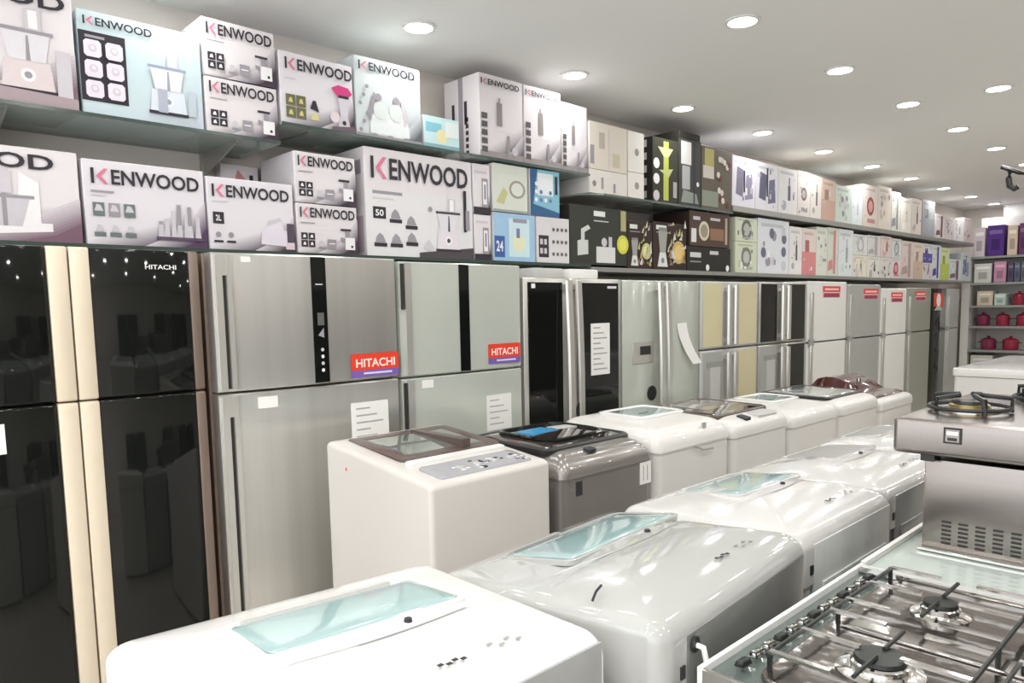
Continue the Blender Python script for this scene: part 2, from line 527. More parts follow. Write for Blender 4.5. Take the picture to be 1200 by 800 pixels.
def art_L2(a):
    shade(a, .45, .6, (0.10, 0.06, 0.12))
    for i in range(3):
        for j in range(2):
            u = .06 + .12 * i; v = .1 + .24 * j
            a.rect(u, v, u + .09, v + (.16 if j else .05), (0.16, 0.2, 0.2) if (i != 1 or not j) else GY)
            a.poly([(u + .01, v + .06), (u + .08, v + .06), (u + .06, v + .13), (u + .03, v + .14)], LG)
    a.rect(.05, .62, .23, .64, GY); a.rect(.05, .58, .17, .595, LG)
    for k, (u, h, c) in enumerate(((.58, .2, GY), (.63, .24, LG), (.69, .34, LG), (.74, .42, GY), (.80, .3, LG), (.83, .40, GY), (.90, .28, LG))):
        a.rect(u, .12, u + .035, .12 + h, c)
        a.poly([(u - .01, .12), (u + .045, .12), (u + .035, .28), (u, .28)], LG)
    a.rect(.55, .09, .97, .13, (0.12, 0.08, 0.14))
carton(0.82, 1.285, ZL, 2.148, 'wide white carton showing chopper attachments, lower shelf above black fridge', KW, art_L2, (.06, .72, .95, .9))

def art_L3(a):
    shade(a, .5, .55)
    a.rect(.05, .36, .17, .52, DK); a.text('2L', .08, .4, .14, .48, WH)
    for u in (.06, .20):
        a.circ(u + .04, .21, .03, GY); a.rect(u - .01, .1, u + .09, .13, DK)
    a.rect(.05, .66, .22, .675, LG)
    a.poly([(.58, .1), (.9, .08), (.92, .3), (.86, .32), (.84, .45), (.66, .36), (.6, .3)], (0.74, 0.70, 0.78))
    a.poly([(.66, .36), (.84, .45), (.82, .5), (.68, .44)], LG)
    a.rect(.9, .1, .99, .42, (0.1, 0.08, 0.11)); a.rect(.88, .04, .99, .14, (0.72, 0.6, 0.64))
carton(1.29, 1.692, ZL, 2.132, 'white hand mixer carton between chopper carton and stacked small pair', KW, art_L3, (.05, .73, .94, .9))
def art_hid(a):
    a.poly([(.1, 0), (.95, 0), (.95, .7), (.45, .95), (.12, .5)], (0.62, 0.28, 0.27)); a.rect(.75, .5, .85, .9, DK)
carton(1.50, 1.695, ZL, 2.262, 'narrow pink carton peeking out behind a white hand mixer carton', KP, art_hid, None, depth=0.05, xf=-3.545)

def art_small(a):
    shade(a, .3, .75)
    icons(a, .05, .12, .28, .42, 2, 2, WH, DK, .06)
    a.circ(.38, .2, .045, LG); a.rect(.33, .1, .45, .13, GY); a.rect(.48, .1, .62, .3, GY); a.rect(.5, .2, .6, .22, WH)
    small_text(a, .05, .6, .28)
    mincer(a, .70, .1, .24)
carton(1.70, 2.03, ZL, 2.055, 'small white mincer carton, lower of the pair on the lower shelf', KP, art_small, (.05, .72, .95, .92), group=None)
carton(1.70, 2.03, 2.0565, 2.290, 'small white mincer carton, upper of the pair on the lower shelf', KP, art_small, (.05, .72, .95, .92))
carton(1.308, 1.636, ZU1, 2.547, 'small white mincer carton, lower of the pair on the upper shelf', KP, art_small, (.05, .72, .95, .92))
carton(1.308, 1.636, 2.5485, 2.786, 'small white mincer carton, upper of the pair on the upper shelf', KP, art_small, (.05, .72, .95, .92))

def art_L5(a):
    a.rect(0, 0, 1, .62, (0.74, 0.73, 0.74))
    a.rect(.06, .58, .32, .61, GY); a.rect(.06, .53, .24, .545, LG)
    a.rect(.06, .35, .17, .46, DK); a.text('50', .08, .375, .15, .435, WH)
    for u, v in ((.20, .35), (.34, .3), (.06, .12), (.2, .12), (.34, .14)):
        a.rect(u, v - .03, u + .11, v + .005, DK)
        a.poly([(u + .01, v + .01), (u + .1, v + .01), (u + .08, v + .07), (u + .05, v + .1), (u + .02, v + .06)], GY)
    a.poly([(.46, 0), (1, 0), (1, .12), (.46, .05)], (0.09, 0.075, 0.08))
    processor(a, .62, .07, .25, (0.76, 0.70, 0.75), (0.08, 0.07, 0.08))
    a.poly([(.5, .1), (.57, .06), (.6, .1), (.55, .18)], LG); a.circ(.57, .48, .02, GY)
    a.rect(.9, .28, .93, .7, DK); a.rect(.92, .3, .96, .5, GY)
def side_L5(s, x0, x1, y, z0, z1):
    s.face([(x0 + .02, y, z1 - .13), (x1 - .03, y, z1 - .13), (x1 - .03, y, z1 - .06), (x0 + .02, y, z1 - .06)], flat(GY))
    s.face([(x1 - .14, y, z0 + .02), (x1 - .02, y, z0 + .02), (x1 - .02, y, z0 + .2), (x1 - .14, y, z0 + .2)], flat((0.5, 0.42, 0.47)))
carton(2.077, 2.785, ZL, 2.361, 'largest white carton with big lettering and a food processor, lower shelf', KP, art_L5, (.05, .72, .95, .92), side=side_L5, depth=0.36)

def art_thin(a):
    a.rect(0, 0, 1, .14, DK); a.rect(.5, .14, .85, .72, GY); a.rect(.56, .2, .78, .66, WH); a.rect(.1, .82, .8, .86, LG); a.rect(.64, .3, .7, .6, DK)
carton(2.79, 2.925, ZL, 2.081, 'slim white carton, lower of the slim pair beside the largest carton', KP, art_thin, None)
carton(2.79, 2.925, 2.0825, 2.362, 'slim white carton, upper of the slim pair beside the largest carton', KP, art_thin, None)

def art_oval(a):
    a.rect(0, 0, 1, 1, (0.66, 0.70, 0.62))
    n = 18
    for (r, c) in ((.24, (0.36, 0.32, 0.28)), (.18, (0.70, 0.72, 0.66))):
        a.poly([(.7 + r * math.cos(2 * PI * i / n), .5 + r * .8 * math.sin(2 * PI * i / n)) for i in range(n)], c)
    a.poly([(.08, .2), (.3, .16), (.42, .42), (.3, .52)], (0.55, 0.54, 0.28)); a.rect(0, 0, 1, .05, (0.35, 0.36, 0.34))
carton(2.94, 3.225, 2.108, 2.382, 'pale green carton printed with a dark oval ring, on blue carton', WB, art_oval, None)
def art_blue(a):
    a.rect(0, 0, 1, 1, (0.36, 0.55, 0.74)); a.rect(.02, .08, .26, .52, (0.06, 0.13, 0.38)); a.text('24', .06, .2, .22, .42, WH)
    a.rect(.36, .1, .86, .9, (0.60, 0.76, 0.80)); a.circ(.6, .4, .15, (0.78, 0.78, 0.52)); a.rect(.46, .82, .8, .9, GY); a.rect(.54, .5, .62, .7, (0.2, 0.2, 0.4))
carton(2.937, 3.285, ZL, 2.104, 'sky blue carton standing on the lower shelf beside a slim white pair', WB, art_blue, None)
def art_bw(a):
    a.rect(0, 0, 1, 1, (0.05, 0.13, 0.27)); a.poly([(.1, .25), (1, .1), (1, 1), (.25, 1)], (0.25, 0.50, 0.62)); a.rect(.25, .45, .78, .93, (0.78, 0.82, 0.84))
    for i in range(9): a.circ(.2 + .16 * (i % 4), .35 + .17 * (i // 4), .05, (0.13, 0.22, 0.4) if i % 2 else WH)
    a.rect(.84, .5, .93, .9, DK)
carton(3.245, 3.51, 2.106, 2.385, 'dark blue and white carton on top of a white egg cooker carton', WB, art_bw, None)
def art_w8(a):
    a.rect(0, 0, 1, 1, (0.68, 0.66, 0.67)); a.rect(.06, .12, .36, .6, DK)
    for i in range(4): a.rect(.1 + .12 * (i % 2), .2 + .2 * (i // 2), .18 + .12 * (i % 2), .32 + .2 * (i // 2), LG)
    for i in range(12): a.circ(.5 + .13 * (i % 4), .2 + .27 * (i // 4), .04, (0.15, 0.13, 0.12))
carton(3.295, 3.598, ZL, 2.1045, 'white carton with rows of dark dots beside a sky blue carton', WB, art_w8, None)

# black cluster
def dark_art(seed, disc, big=False, two=False):
    rr = random.Random(seed)
    def f(a):
        a.rect(.08, .84, .38, .93, (0.72, 0.74, 0.70)); a.rect(.08, .77, .5, .79, GY)
        if disc: a.circ(.75, .38, .2, disc); a.circ(.75, .38, .13, tuple(min(.9, c * 1.25) for c in disc))
        blender(a, .12, .06, .3, (0.70, 0.71, 0.70), (0.25, 0.25, 0.25), (0.36, 0.36, 0.33))
        for i in range(26):
            u, v = rr.uniform(.36, .9), rr.uniform(.05, .95)
            a.poly([(u, v), (u + rr.uniform(.04, .12), v + rr.uniform(-.03, .03)), (u + rr.uniform(.02, .12), v + rr.uniform(.06, .2))], rr.choice([(0.55, 0.50, 0.2), (0.6, 0.58, 0.5), (0.32, 0.2, 0.12), (0.66, 0.64, 0.6)]))
        if two: a.rect(.55, .1, .62, .92, (0.52, 0.55, 0.13))
    return f
def art_L9(a):
    a.rect(0, 0, 1, 1, (0.045, 0.05, 0.04)); a.rect(.36, .0, .365, 1, DK)
    a.rect(.4, .84, .6, .93, (0.78, 0.8, 0.78)); a.rect(.4, .75, .66, .77, LG)
    a.poly([(.12, .15), (.3, .18), (.3, .42), (.24, .42), (.24, .55), (.34, .62), (.3, .68), (.18, .6), (.18, .42), (.12, .4)], (0.62, 0.64, 0.6))
    a.rect(.44, .04, .78, .32, (0.70, 0.70, 0.68)); a.circ(.58, .4, .05, LG); a.rect(.66, .32, .72, .5, LG)
    a.circ(.92, .38, .11, (0.62, 0.64, 0.08)); a.circ(.92, .38, .07, (0.74, 0.74, 0.15)); a.rect(.88, .62, .98, .98, (0.42, 0.4, 0.2))
carton(3.602, 4.2, ZL, 2.205, 'wide black carton with a lime disc, first of the dark cartons', DKC, art_L9, None, depth=0.30)
carton(4.205, 4.505, ZL2, 2.14, 'dark brown carton with a pale yellow disc, beside the wide black carton', BRC, dark_art(3, (0.60, 0.58, 0.28)), None)
carton(4.508, 4.945, ZL2, 2.155, 'dark brown carton with an orange ringed disc, left of a flat black carton', BRC, dark_art(5, (0.62, 0.45, 0.16)), None)
def art_flatblack(a):
    a.rect(.06, .55, .3, .75, (0.6, 0.62, 0.6)); a.rect(.5, .7, .7, .85, LG); a.circ(.45, .15, .04, WH); a.circ(.92, .15, .04, WH); a.rect(.06, .35, .3, .4, GY)
carton(4.95, 5.6, ZL2, 2.0, 'low black carton under a brown grill carton', DKC, art_flatblack, None)
def art_grill(a):
    a.rect(0, 0, 1, 1, (0.09, 0.055, 0.04)); a.circ(.35, .45, .13, (0.62, 0.6, 0.48)); a.circ(.35, .45, .09, (0.35, 0.3, 0.2)); a.rect(.04, .1, .16, .5, (0.7, 0.7, 0.7)); a.rect(.5, .2, .85, .55, (0.28, 0.16, 0.1)); a.rect(.88, .1, .94, .9, (0.45, 0.38, 0.3)); a.rect(.08, .75, .25, .85, LG); a.rect(.5, .78, .75, .86, LG)
carton(4.98, 5.575, 2.0015, 2.268, 'brown carton picturing a grill on a low black carton', BRC, art_grill, None)

def side_dark(s, x0, x1, y, z0, z1):
    s.face([(x0 + .03, y, z0 + .2), (x1 - .2, y, z0 + .2), (x1 - .2, y, z1 - .04), (x0 + .03, y, z1 - .04)], flat((0.2, 0.17, 0.15)))
    for k in range(5):
        s.face([(x1 - .12, y - .0004, z0 + .03 + k * .09), (x1 - .05, y - .0004, z0 + .03 + k * .09), (x1 - .05, y - .0004, z0 + .08 + k * .09), (x1 - .12, y - .0004, z0 + .08 + k * .09)], flat((0.6, 0.6, 0.58)))
def art_U9a(a):
    a.rect(0, 0, 1, 1, (0.045, 0.045, 0.03)); a.rect(.42, .04, .62, .96, (0.50, 0.54, 0.12)); a.poly([(.2, .86), (.8, .86), (.62, .72), (.42, .72)], (0.58, 0.6, 0.3)); a.poly([(.25, .5), (.8, .55), (.62, .4)], (0.5, 0.55, 0.2))
    for v in (.1, .36, .6): a.circ(.14, v, .12, WH if v > .3 else LG)
    a.rect(.8, .1, .95, .35, (0.4, 0.42, 0.4))
carton(4.50, 4.825, ZU3, 2.753, 'tall dark carton with a lime green stripe on the upper shelf', DKC, art_U9a, None, side=side_dark)
def art_U9b(a):
    a.rect(0, 0, 1, 1, (0.06, 0.06, 0.055)); a.rect(.1, .62, .55, .96, (0.76, 0.76, 0.74)); a.rect(.15, .25, .5, .6, (0.45, 0.45, 0.45)); a.poly([(.1, .05), (.9, .05), (.8, .2), (.2, .24)], (0.28, 0.32, 0.28)); a.rect(.66, .02, .72, .98, DK); a.circ(.85, .35, .06, WH)
carton(4.83, 5.14, ZU3, 2.792, 'tall dark carton with a white square print, between lime striped and food cartons', DKC, art_U9b, None)
def art_U9c(a):
    rr = random.Random(4)
    a.rect(0, 0, 1, 1, (0.14, 0.12, 0.09)); a.rect(.1, .7, .4, .98, (0.48, 0.45, 0.15)); a.rect(.05, .5, .4, .7, (0.66, 0.62, 0.56)); a.rect(.02, .05, .55, .3, (0.28, 0.31, 0.25))
    for i in range(14): a.circ(.5 + rr.random() * .42, .1 + rr.random() * .8, .055, rr.choice([(0.68, 0.58, 0.56), (0.16, 0.05, 0.05), (0.7, 0.68, 0.62)]))
carton(5.143, 5.60, ZU3, 2.772, 'dark carton printed with pale round food, right of the white square print', BRC, art_U9c, None)
carton(4.84, 5.13, 2.7925, 2.845, 'flat black carton laid on top of the tall dark cartons', DKC, None, None)

# upper left
def art_U1(a):
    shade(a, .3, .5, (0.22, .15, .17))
    processor(a, .70, .1, .22, (0.70, 0.62, 0.63), GY); a.rect(.92, .1, .98, .5, LG); a.rect(.6, .1, .68, .2, LG)
    a.poly([(0, 0), (1, 0), (1, .1), (0, .18)], (0.40, 0.32, 0.34))
carton(0.0, 0.832, ZU1, 2.73, 'white food processor carton cut by the left picture edge, upper shelf', KP, art_U1, (.1, .84, .97, .98))
def art_U2(a):
    a.rect(0.0, .13, .36, .80, (0.04, 0.035, 0.045)); a.rect(.05, .74, .2, .765, GY)
    for i in range(2):
        for j in range(3):
            u = .035 + .165 * i; v = .165 + .195 * j
            a.poly([(u + .02, v), (u + .115, v), (u + .135, v + .025), (u + .135, v + .14), (u + .115, v + .165), (u + .02, v + .165), (u, v + .14), (u, v + .025)], (0.76, 0.70, 0.78))
            a.circ(u + .068, v + .085, .033, LG); a.circ(u + .068, v + .09, .018, (0.76, 0.70, 0.78))
    processor(a, .52, .1, .34, (0.66, 0.72, 0.78), (0.30, 0.35, 0.44)); a.rect(.60, .12, .68, .36, (0.42, 0.45, 0.54)); a.rect(.86, .12, .93, .38, (0.5, 0.56, 0.62))
carton(0.84, 1.303, ZU1, 2.70, 'pale aqua carton with a black panel of six rounded icons', KC, art_U2, (.04, .86, .58, .94))
def art_U4(a):
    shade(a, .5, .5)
    icons(a, .06, .08, .33, .42, 2, 2, (0.62, 0.58, 0.25), (0.16, 0.16, 0.08), .04)
    a.poly([(.38, .26), (.5, .22), (.46, .38), (.42, .38)], DK); a.poly([(.38, .1), (.5, .1), (.48, .2), (.4, .2)], (0.66, 0.6, 0.3))
    a.rect(.06, .62, .2, .64, LG)
    a.poly([(.68, .62), (.78, .68), (.92, .66), (.98, .58), (.9, .5), (.86, .42), (.8, .42), (.76, .52)], (0.62, 0.06, 0.22))
    blender(a, .76, .06, .18, LG, DK, (0.66, 0.62, 0.68)); a.circ(.72, .2, .07, (0.75, 0.66, 0.68)); a.poly([(.66, 0), (1, 0), (1, .1), (.68, .06)], (0.16, 0.12, 0.15))
carton(1.648, 2.035, ZU2, 2.725, 'white juicer carton with a crimson fruit splash, upper shelf', KW, art_U4, (.07, .76, .98, .92))
carton(1.655, 2.03, ZU2, 2.81, 'pinkish carton standing behind the crimson splash juicer carton', KP, None, None, depth=0.03, xf=-3.58)
def art_U5(a):
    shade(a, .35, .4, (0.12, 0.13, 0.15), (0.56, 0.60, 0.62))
    a.circ(.38, .2, .17, (0.72, 0.76, 0.76)); a.circ(.62, .2, .17, (0.78, 0.82, 0.82)); a.rect(.2, .06, .8, .2, (0.76, 0.8, 0.8))
    a.circ(.33, .52, .05, GY); a.circ(.6, .52, .05, GY); a.circ(.36, .36, .11, (0.66, 0.72, 0.7)); a.circ(.6, .36, .11, (0.66, 0.72, 0.7))
    a.poly([(.2, .2), (.3, .55), (.26, .58), (.16, .3)], GY); a.poly([(.72, .2), (.66, .56), (.7, .58), (.8, .3)], LG)
    for i in range(6): a.circ(.06 + .05 * (i % 3), .08 + .11 * i, .025, GY)
    a.rect(0, 0, 1, .04, GY)
carton(2.042, 2.445, ZU2, 2.79, 'cool white carton with twin pale jars, right of the crimson splash', KW2, art_U5, (.05, .83, .9, .94))
def art_U6(a):
    a.rect(0, 0, 1, 1, (0.55, 0.74, 0.76)); a.rect(.05, .5, .5, .8, (0.25, 0.55, 0.66)); a.circ(.5, .4, .16, (0.76, 0.72, 0.42)); a.rect(0, 0, 1, .14, (0.24, 0.42, 0.45)); a.rect(.6, .4, .98, .9, (0.74, 0.8, 0.78))
carton(2.455, 2.70, ZU2, 2.572, 'small pale turquoise carton beside the tall blender cartons', WB, art_U6, None)

def art_tall(a):
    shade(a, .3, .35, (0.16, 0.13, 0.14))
    a.rect(0, 0, 1, .08, (0.34, 0.31, 0.31)); a.rect(.38, .4, .5, .68, (0.28, 0.25, 0.25)); a.rect(.42, .68, .46, .74, GY)
    for j in range(5): a.rect(.03, .06 + .1 * j, .16, .13 + .1 * j, (0.12, 0.11, 0.12))
    a.rect(.6, .06, .66, .3, GY); a.circ(.78, .12, .07, LG); a.rect(.3, .33, .8, .335, LG)
def side_tall(s, x0, x1, y, z0, z1):
    H = z1 - z0
    s.face([(x0 + .13, y, z0), (x0 + .17, y, z0), (x0 + .17, y, z1), (x0 + .13, y, z1)], flat(GY))
    for xx in (x0 + .07, x1 - .13):
        s.face([(xx, y - .0004, z0 + H * .42), (xx + .025, y - .0004, z0 + H * .42), (xx + .025, y - .0004, z0 + H * .7), (xx, y - .0004, z0 + H * .7)], flat(DK))
    for k in range(6):
        s.face([(x0 + .19, y - .0004, z0 + H * (.05 + .08 * k)), (x0 + .215, y - .0004, z0 + H * (.05 + .08 * k)), (x0 + .215, y - .0004, z0 + H * (.1 + .08 * k)), (x0 + .19, y - .0004, z0 + H * (.1 + .08 * k))], flat(DK))
carton(2.85, 3.2, ZU2, 2.868, 'tall white hand blender carton at the stack corner, first from left', KP, art_tall, (.03, .87, .9, .94), side=side_tall, depth=0.31)
carton(3.203, 3.532, ZU2, 2.868, 'tall white hand blender carton, middle of the three tall ones', KP, art_tall, (.03, .87, .95, .94))
carton(3.535, 3.786, ZU2, 2.825, 'tall white hand blender carton, last and lowest of the three', KP, art_tall, None)
def art_pk(a):
    a.rect(0, 0, 1, 1, (0.72, 0.66, 0.58)); a.rect(.25, .45, .4, .8, (0.5, 0.44, 0.38)); a.rect(.02, .1, .12, .5, GY); a.rect(.6, .1, .8, .4, (0.6, 0.55, 0.4)); a.rect(.5, .05, .52, .9, LG)
carton(3.80, 4.205, 2.449, 2.752, 'beige carton stacked on a low white carton beside the tall dark ones', WB, art_pk, None)
def art_pl(a):
    a.rect(0, 0, 1, 1, (0.76, 0.72, 0.68)); a.rect(.3, .2, .36, .7, GY); a.rect(.62, .1, .68, .5, GY); a.circ(.12, .4, .05, (0.3, 0.25, 0.25))
carton(3.80, 4.205, ZU3, 2.4475, 'low white carton under the beige carton at the rounded shelf corner', WB, art_pl, None)
def art_pm(a):
    a.rect(0, 0, 1, 1, (0.8, 0.77, 0.72)); a.circ(.55, .5, .14, (0.35, 0.3, 0.3))
carton(4.21, 4.40, 2.474, 2.749, 'narrow white carton with one dark spot, upper of the narrow pair', WB, art_pm, None)
carton(4.21, 4.40, ZU3, 2.4725, 'narrow white carton with one dark spot, lower of the narrow pair', WB, art_pm, None)

# far part of both shelves
def far_art(bg, fg, style, seed):
    rr = random.Random(seed)
    def f(a):
        a.rect(0, 0, 1, 1, bg); a.rect(.1, .86, .8, .92, tuple(c * .75 for c in bg))
        if style == 'dryer':
            a.poly([(.15, .25), (.45, .2), (.5, .75), (.2, .8)], fg); a.poly([(.55, .15), (.9, .2), (.85, .7), (.6, .65)], tuple(c * 1.4 for c in fg)); a.rect(.48, .3, .55, .9, DK)
        elif style == 'slim':
            a.rect(.5, .3, .64, .62, fg); a.rect(.54, .62, .6, .8, fg); a.circ(.3, .18, .12, tuple(min(.9, c + .3) for c in fg))
        elif style == 'pot':
            a.circ(.5, .5, .24, fg); a.circ(.5, .5, .15, tuple(min(.9, c + .3) for c in fg)); a.rect(.3, .1, .8, .2, tuple(min(.9, c + .2) for c in fg))
        elif style == 'band':
            a.rect(.0, .0, 1, .5, fg); a.rect(.2, .5, .5, .75, tuple(c * .6 for c in fg))
        elif style == 'spots':
            for i in range(7): a.circ(rr.uniform(.15, .85), rr.uniform(.12, .8), .08, rr.choice([fg, GY, LG]))
        for i in range(7):
            u, v = rr.uniform(.06, .86), rr.uniform(.06, .8); q = rr.uniform(.03, .09)
            a.rect(u, v, u + q, v + q * a.asp * rr.uniform(.6, 2), rr.choice([LG, fg, tuple(c * .8 for c in bg), GY, WH]))
        if style == 'stripe':
            a.rect(.55, .05, .75, .95, fg); a.poly([(.05, .1), (.5, .15), (.45, .35), (.1, .3)], fg)
    return f


UP = [
 (5.607, 5.99, 2.76, (0.74, 0.72, 0.78), (0.22, 0.20, 0.28), 'dryer', 'white carton with purple grey hair dryers, next to the dark food carton'),
 (5.993, 6.40, 2.76, (0.76, 0.75, 0.80), (0.13, 0.13, 0.20), 'dryer', 'white carton with dark bluish dryers, second after the dark cartons'),
 (6.403, 6.78, 2.76, (0.80, 0.79, 0.80), (0.16, 0.15, 0.20), 'slim', 'white carton with one slim dark device, third after the dark cartons'),
 (6.785, 7.05, 2.77, (0.78, 0.72, 0.68), (0.20, 0.15, 0.17), 'pot', 'cream carton with dark round pot print on the upper shelf'),
 (7.053, 7.30, 2.76, (0.80, 0.76, 0.70), (0.15, 0.12, 0.13), 'slim', 'cream carton with a small black figure, left of the peach carton'),
 (7.303, 7.62, 2.75, (0.76, 0.58, 0.48), (0.66, 0.44, 0.36), 'band', 'peach coloured carton on the far part of the upper shelf'),
 (7.623, 8.02, 2.72, (0.68, 0.76, 0.70), (0.5, 0.6, 0.55), 'spots', 'pale green carton right of the peach carton'),
 (8.023, 8.32, 2.70, (0.76, 0.80, 0.82), (0.5, 0.58, 0.62), 'slim', 'bluish white carton between pale green and red topped cartons'),
 (8.323, 8.75, 2.80, (0.76, 0.68, 0.62), (0.36, 0.08, 0.07), 'pot', 'beige carton with a dark red lidded pot print'),
 (8.753, 9.15, 2.83, (0.78, 0.72, 0.64), (0.6, 0.5, 0.36), 'spots', 'tall beige carton right of the dark red pot print'),
 (9.153, 9.45, 2.80, (0.74, 0.74, 0.68), (0.3, 0.32, 0.32), 'stripe', 'grey striped white carton on the far upper shelf'),
 (9.453, 9.82, 2.76, (0.80, 0.76, 0.70), (0.62, 0.58, 0.52), 'slim', 'off white carton with a faint grey figure'),
 (9.823, 10.18, 2.78, (0.80, 0.72, 0.66), (0.16, 0.14, 0.15), 'slim', 'pinkish cream carton with black figure, left of the plain grey carton'),
 (10.20, 10.68, 2.80, (0.40, 0.42, 0.43), (0.34, 0.36, 0.38), 'band', 'plain grey carton near the end of the upper shelf'),
 (10.72, 11.10, 2.66, (0.78, 0.72, 0.72), (0.20, 0.10, 0.12), 'stripe', 'white carton with dark slanted print after the plain grey carton'),
 (11.103, 11.5, 2.64, (0.74, 0.66, 0.66), (0.32, 0.2, 0.22), 'spots', 'spotted pink carton near the end of the upper shelf'),
 (11.953, 12.3, 2.70, (0.70, 0.62, 0.60), (0.3, 0.1, 0.14), 'spots', 'rosy spotted carton hard against the display rack, upper shelf'),
 (11.503, 11.95, 2.66, (0.76, 0.74, 0.74), (0.4, 0.34, 0.38), 'slim', 'white carton with faint figure before the rosy spotted end carton'),
]
for i, (a0, a1, zt, bg, fg, st, lb) in enumerate(UP):
    carton(a0, a1, ZU4, zt, lb, flat(bg), far_art(bg, fg, st, i), None)
LO = [
 (5.67, 6.035, ZL2, 2.069, (0.62, 0.66, 0.50), (0.22, 0.23, 0.19), 'pot', 'pale green pot carton, lower of two at the start of the far section'),
 (5.67, 6.035, 2.0705, 2.268, (0.64, 0.68, 0.52), (0.16, 0.17, 0.15), 'pot', 'pale green pot carton, upper of two at the start of the far section'),
 (6.045, 6.63, ZL2, 2.285, (0.70, 0.72, 0.76), (0.16, 0.16, 0.22), 'spots', 'wide tall white carton right of the two pale green pot cartons'),
 (6.635, 6.90, ZL2, 2.25, (0.76, 0.74, 0.72), (0.12, 0.12, 0.14), 'slim', 'white carton with a dark upright device, left of the coral banded one'),
 (6.903, 7.20, ZL2, 2.25, (0.74, 0.64, 0.60), (0.66, 0.26, 0.26), 'band', 'carton with a coral red lower half on the lower shelf'),
 (7.203, 7.46, ZL2, 2.28, (0.72, 0.74, 0.66), (0.42, 0.30, 0.28), 'spots', 'pale carton with brown spots right of the coral banded carton'),
 (7.463, 7.72, ZL2, 2.29, (0.68, 0.70, 0.62), (0.62, 0.28, 0.25), 'stripe', 'pale green carton with a red stripe'),
 (7.723, 8.10, ZL2, 2.29, (0.74, 0.78, 0.78), (0.36, 0.42, 0.44), 'slim', 'bluish white carton left of the doubled cream cartons'),
 (8.103, 8.48, ZL2, 2.04, (0.78, 0.73, 0.62), (0.34, 0.3, 0.26), 'slim', 'cream carton, lower of the pair beneath the red topped pot carton'),
 (8.103, 8.48, 2.0415, 2.26, (0.72, 0.74, 0.70), (0.42, 0.44, 0.42), 'pot', 'grey green carton, upper of the pair beneath the red topped pot carton'),
 (8.483, 8.86, ZL2, 2.04, (0.76, 0.74, 0.66), (0.10, 0.10, 0.10), 'slim', 'off white carton with black figure in the bottom tier'),
 (8.483, 8.86, 2.0415, 2.27, (0.72, 0.70, 0.70), (0.45, 0.42, 0.42), 'stripe', 'greyish carton stacked over the black figure carton'),
 (8.863, 9.2, ZL2, 2.04, (0.76, 0.72, 0.68), (0.14, 0.07, 0.08), 'spots', 'white carton with blackish dots in the bottom tier'),
 (8.863, 9.2, 2.0415, 2.28, (0.74, 0.62, 0.58), (0.40, 0.12, 0.14), 'slim', 'pink carton with dark red figure in the top tier'),
 (9.203, 9.52, ZL2, 2.04, (0.74, 0.70, 0.68), (0.45, 0.04, 0.10), 'pot', 'white carton with a crimson pot in the bottom tier'),
 (9.203, 9.52, 2.0415, 2.27, (0.70, 0.70, 0.68), (0.30, 0.32, 0.32), 'pot', 'grey carton with a dark pot over the crimson pot carton'),
 (9.523, 9.95, ZL2, 2.26, (0.74, 0.64, 0.60), (0.48, 0.36, 0.34), 'stripe', 'tall rose beige carton after the two tier cartons'),
 (9.953, 10.28, ZL2, 2.26, (0.76, 0.66, 0.54), (0.66, 0.5, 0.38), 'band', 'tan carton left of the violet printed cartons'),
 (10.283, 10.64, ZL2, 2.02, (0.70, 0.66, 0.64), (0.30, 0.28, 0.24), 'spots', 'spotted white carton under a violet printed carton'),
 (10.283, 10.64, 2.0215, 2.26, (0.68, 0.68, 0.72), (0.12, 0.10, 0.36), 'band', 'white carton with a violet lower band'),
 (10.643, 10.98, ZL2, 2.26, (0.66, 0.68, 0.70), (0.10, 0.07, 0.34), 'stripe', 'tall carton with a violet stripe near the far shelf end'),
 (10.983, 11.35, ZL2, 2.24, (0.66, 0.72, 0.42), (0.50, 0.60, 0.12), 'band', 'lime green carton near the far shelf end'),
 (11.903, 12.3, ZL2, 2.2, (0.62, 0.66, 0.70), (0.2, 0.24, 0.36), 'dryer', 'grey blue carton hard against the display rack, lower shelf'),
 (11.353, 11.9, ZL2, 2.1, (0.66, 0.70, 0.72), (0.2, 0.14, 0.16), 'stripe', 'pale blue low carton right of the lime green one'),
]
for i, (a0, a1, zb, zt, bg, fg, st, lb) in enumerate(LO):
    carton(a0, a1, zb, zt, lb, flat(bg), far_art(bg, fg, st, i + 50), None)

# ------------------------------------------------------------------ fridges
XF = -2.9        # front plane of the fridge doors
XB = -3.58


def door(parent, y0, y1, z0, z1, mt, name='door', xf=XF, bulge=0.0, th=0.06, trim=None):
    m = MB(); n = 10 if bulge else 1
    e = 0.006
    cols = []
    for i in range(n + 1):
        t = i / n; y = y0 + (y1 - y0) * t
        x = xf + bulge * (1 - (2 * t - 1) ** 2)
        cols.append([(xf - th, y, z0), (xf - th, y, z1), (x - e, y, z1), (x, y, z1 - e), (x, y, z0 + e), (x - e, y, z0)])
    m.rings(cols, mt)
    return m.build(name, parent, bevel=0 if bulge else 0.003, seg=1)


def cabinet(label, y0, y1, zt, mt, cat='fridge', name='refrigerator'):
    t = thing(name, label, cat, ((XB + XF) / 2, (y0 + y1) / 2, 0))
    m = MB(); m.box(XB, XF - 0.063, y0, y1, 0.03, zt - 0.004, mt); m.build('cabinet', t, bevel=0.006)
    m = MB(); m.box(XB + .05, XF - 0.09, y0 + .02, y1 - .02, 0.0, 0.03, M['black']); m.build('plinth', t)
    return t


